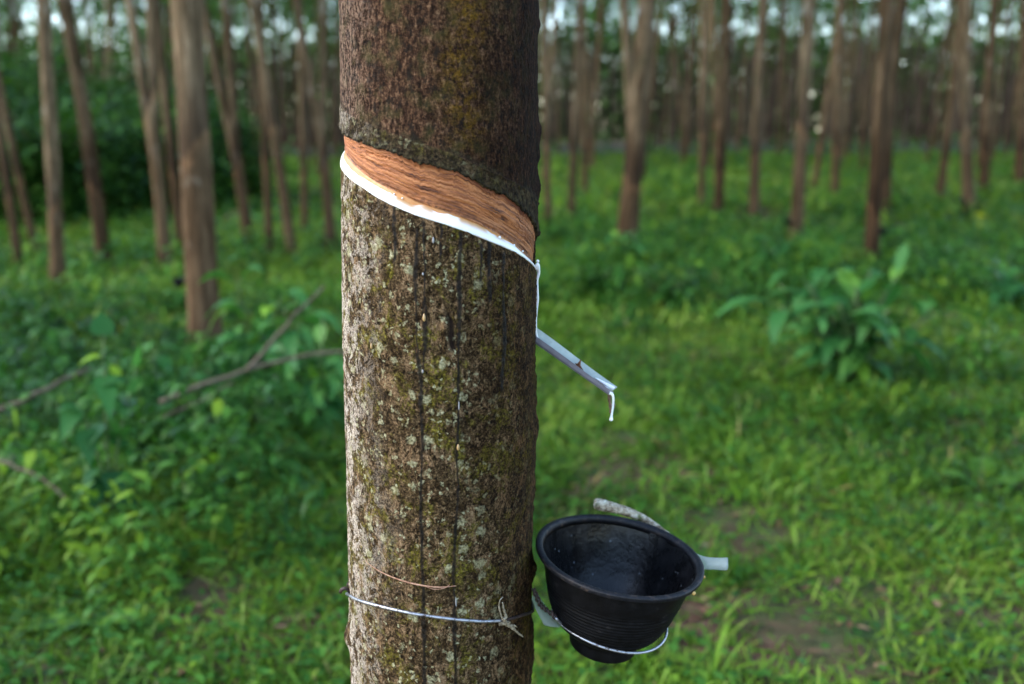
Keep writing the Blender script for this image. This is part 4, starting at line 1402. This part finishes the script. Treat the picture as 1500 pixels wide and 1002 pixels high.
def fern(label, px, py, fronds, size, tone):
    g = on_ground(px, py)
    g[2] = float(gh(g[0], g[1]))
    o = thing('fern', label, 'fern', tuple(g))
    mb, fb = MB(), MB()
    for az, el, l_ in fronds:
        d_ = np.array([math.cos(R(el)) * math.sin(R(az)), -math.cos(R(el)) * math.cos(R(az)), math.sin(R(el))])
        q = np.linspace(0, 1, 18)[:, None]
        P = d_ * q * l_ + np.array([0, 0, -1]) * q ** 2 * l_ * .45
        mb.add(*tube(P, np.linspace(.0025, .0008, 18), 5))
        sd = norm(np.cross(d_, [0, 0, 1]))
        for sgn in (-1, 1):
            pl = size * np.sin(np.clip(q[2:, 0] * 1.05, 0, 1) * math.pi * .93 + .12)
            leaves(fb, P[2:], sd * sgn + d_ * .35 + rng.normal(0, .06, (16, 3)), pl, pl * .32, .15, np.clip(tone + rng.normal(0, .1, 16), 0, 1), LEAF)
    link('stem', mb.mesh('stem', M_STEM), o)
    link('foliage', fb.mesh('foliage', G_WEED), o)


fern('bright green pinnate seedling low in the grass at the lower left', 140, 915, [(280, 25, .22), (60, 40, .24), (95, 20, .26), (330, 45, .16)], .055, .82)
fern('fine leaved fern tuft left of the tapped trunk at mid height', 470, 690, [(290, 50, .3), (330, 60, .34), (30, 55, .32), (70, 40, .3), (180, 60, .3), (10, 30, .28)], .06, .6)
fern('feathery pale seedling at the right edge above the lower corner', 1440, 720, [(270, 45, .26), (80, 45, .28), (20, 50, .24), (160, 50, .26)], .06, .75)

# grass tufts that stand out
for px, py, n_, h_, lab in ((1045, 1000, 26, .26, 'tall bright grass tuft at the bottom edge right of the black cup'), (940, 985, 16, .2, 'light grass tuft right under the black cup'),
                            (1400, 985, 24, .2, 'bushy grass tuft at the lower right corner'), (300, 735, 30, .34, 'dark long bladed grass tuft left of the tapped trunk')):
    g = on_ground(px, py)
    g[2] = float(gh(g[0], g[1]))
    mb = MB()
    d_ = rdirs(n_, .45, .98)
    leaves(mb, rng.normal(0, .018, (n_, 3)) * [1, 1, 0], d_, h_ * rng.uniform(.6, 1.2, n_), rng.uniform(.007, .012, n_), rng.uniform(.2, .6, n_), rng.uniform(.5, .9, n_) if py > 800 else rng.uniform(.05, .5, n_), ((0, .8), (.25, 1), (.5, .9), (.75, .6), (1, 0)))
    tag(link('grass_tuft', mb.mesh('grass_tuft', G_GRASS), None, tuple(g)), lab, 'grass tuft')

# dead branches
t = NT('dead_wood')
n1 = t.noise(t.coord((1, 1, 1)), 25, 5, .7)
M_DEAD = t.done(t.bsdf(t.ramp(n1, [(.3, (.03, .022, .014)), (.6, (.12, .095, .065)), (.75, (.25, .20, .15))]), .85, .2))


def branch(label, lines):
    o0 = at(*lines[0][0][0])
    o = thing('fallen_branch', label, 'branch', tuple(o0))
    for i, (pts, r0, r1) in enumerate(lines):
        P = smooth_path(np.array([at(*q) for q in pts]) - o0, 26)
        P += .012 * np.stack([fbm(np.linspace(0, 5, 26) + i, q, 0, 3, 3) for q in (0, 5, 9)], 1)
        mb_ = MB()
        mb_.add(*tube(P, np.linspace(r0, r1, 26), 8))
        link('stem' if i == 0 else 'twig', mb_.mesh('stem' if i == 0 else 'twig', M_DEAD), o)


branch('dead forked branch leaning through the weeds left of the tapped trunk', [([(236, 588, 3.7), (300, 562, 3.75), (360, 543, 3.8), (440, 524, 3.85), (560, 510, 3.9)], .011, .007),
       ([(362, 542, 3.8), (400, 500, 3.85), (440, 455, 3.9), (474, 420, 3.95)], .010, .005), ([(240, 610, 3.6), (290, 590, 3.65), (340, 560, 3.72)], .006, .004)])
branch('bare brown stick lying in the weeds at the left edge', [([(-30, 612, 3.6), (20, 592, 3.6), (70, 570, 3.65), (130, 540, 3.8)], .013, .007)])
branch('thin dead twig on the ground near the lower left edge', [([(-20, 672, 3.3), (20, 680, 3.2), (60, 700, 3.1), (100, 735, 3.0)], .007, .005)])
mb = MB()
g = at(1436, 318, 13.2)
leaves(mb, [[0, 0, 0], [.03, 0, 0]], [[-.4, -.4, .8], [.8, -.3, .3]], [.16, .13], [.11, .09], .3, [.3, .8], HEART, fold=.1)
mb.add(*tube(np.array([[0, 0, .01], [.02, .01, -.2], [.0, 0, float(gh(g[0], g[1])) - g[2] - .02]]), [.006, .006, .008], 6))
tag(link('yellow_weed', mb.mesh('yellow_weed', [G_YELLOW]), None, tuple(g)), 'yellow leaved weed near the crooked trunk at the right', 'weed')

# ------------------------------------------------------------------ light, sky, camera
SUN = Vector((-.80, -.20, .60)).normalized()
w = bpy.data.worlds.new('World')
scene.world = w
w.use_nodes = True
nt = w.node_tree
nt.nodes.clear()
sky = nt.nodes.new('ShaderNodeTexSky')
sky.sky_type = 'NISHITA'
sky.sun_disc = False
sky.sun_elevation = math.asin(SUN.z)
sky.sun_rotation = math.atan2(SUN.x, SUN.y)
sky.air_density = 1.0
sky.dust_density = .6
sky.ozone_density = 1.0
bg = nt.nodes.new('ShaderNodeBackground')
bg.inputs['Strength'].default_value = .15
out = nt.nodes.new('ShaderNodeOutputWorld')
nt.links.new(sky.outputs[0], bg.inputs[0])
nt.links.new(bg.outputs[0], out.inputs[0])
ld = bpy.data.lights.new('sun', 'SUN')
ld.energy = .8
ld.angle = R(30)
ld.color = (1, .91, .78)
lo_ = bpy.data.objects.new('sun', ld)
COL.objects.link(lo_)
lo_.rotation_euler = (-SUN).to_track_quat('-Z', 'Y').to_euler()
lo_.location = (-8, -4, 9)

cd = bpy.data.cameras.new('camera')
cam = bpy.data.objects.new('camera', cd)
COL.objects.link(cam)
cam.location = (0, 0, EYE)
cam.rotation_euler = (R(90) - PITCH, 0, 0)
cd.lens = 35
cd.sensor_width = 36
cd.clip_start = .02
cd.clip_end = 2000
cd.dof.use_dof = True
cd.dof.focus_distance = 1.0
cd.dof.aperture_fstop = 3.4
cd.dof.aperture_blades = 0
scene.camera = cam

scene.view_settings.view_transform = 'Standard'
scene.view_settings.look = 'None'
scene.view_settings.gamma = 1
scene.view_settings.exposure = 2.15
scene.render.engine = 'CYCLES'
scene.cycles.use_denoising = True
scene.cycles.max_bounces = 6
scene.cycles.diffuse_bounces = 3
scene.cycles.glossy_bounces = 2
scene.cycles.transmission_bounces = 4
scene.cycles.transparent_max_bounces = 8
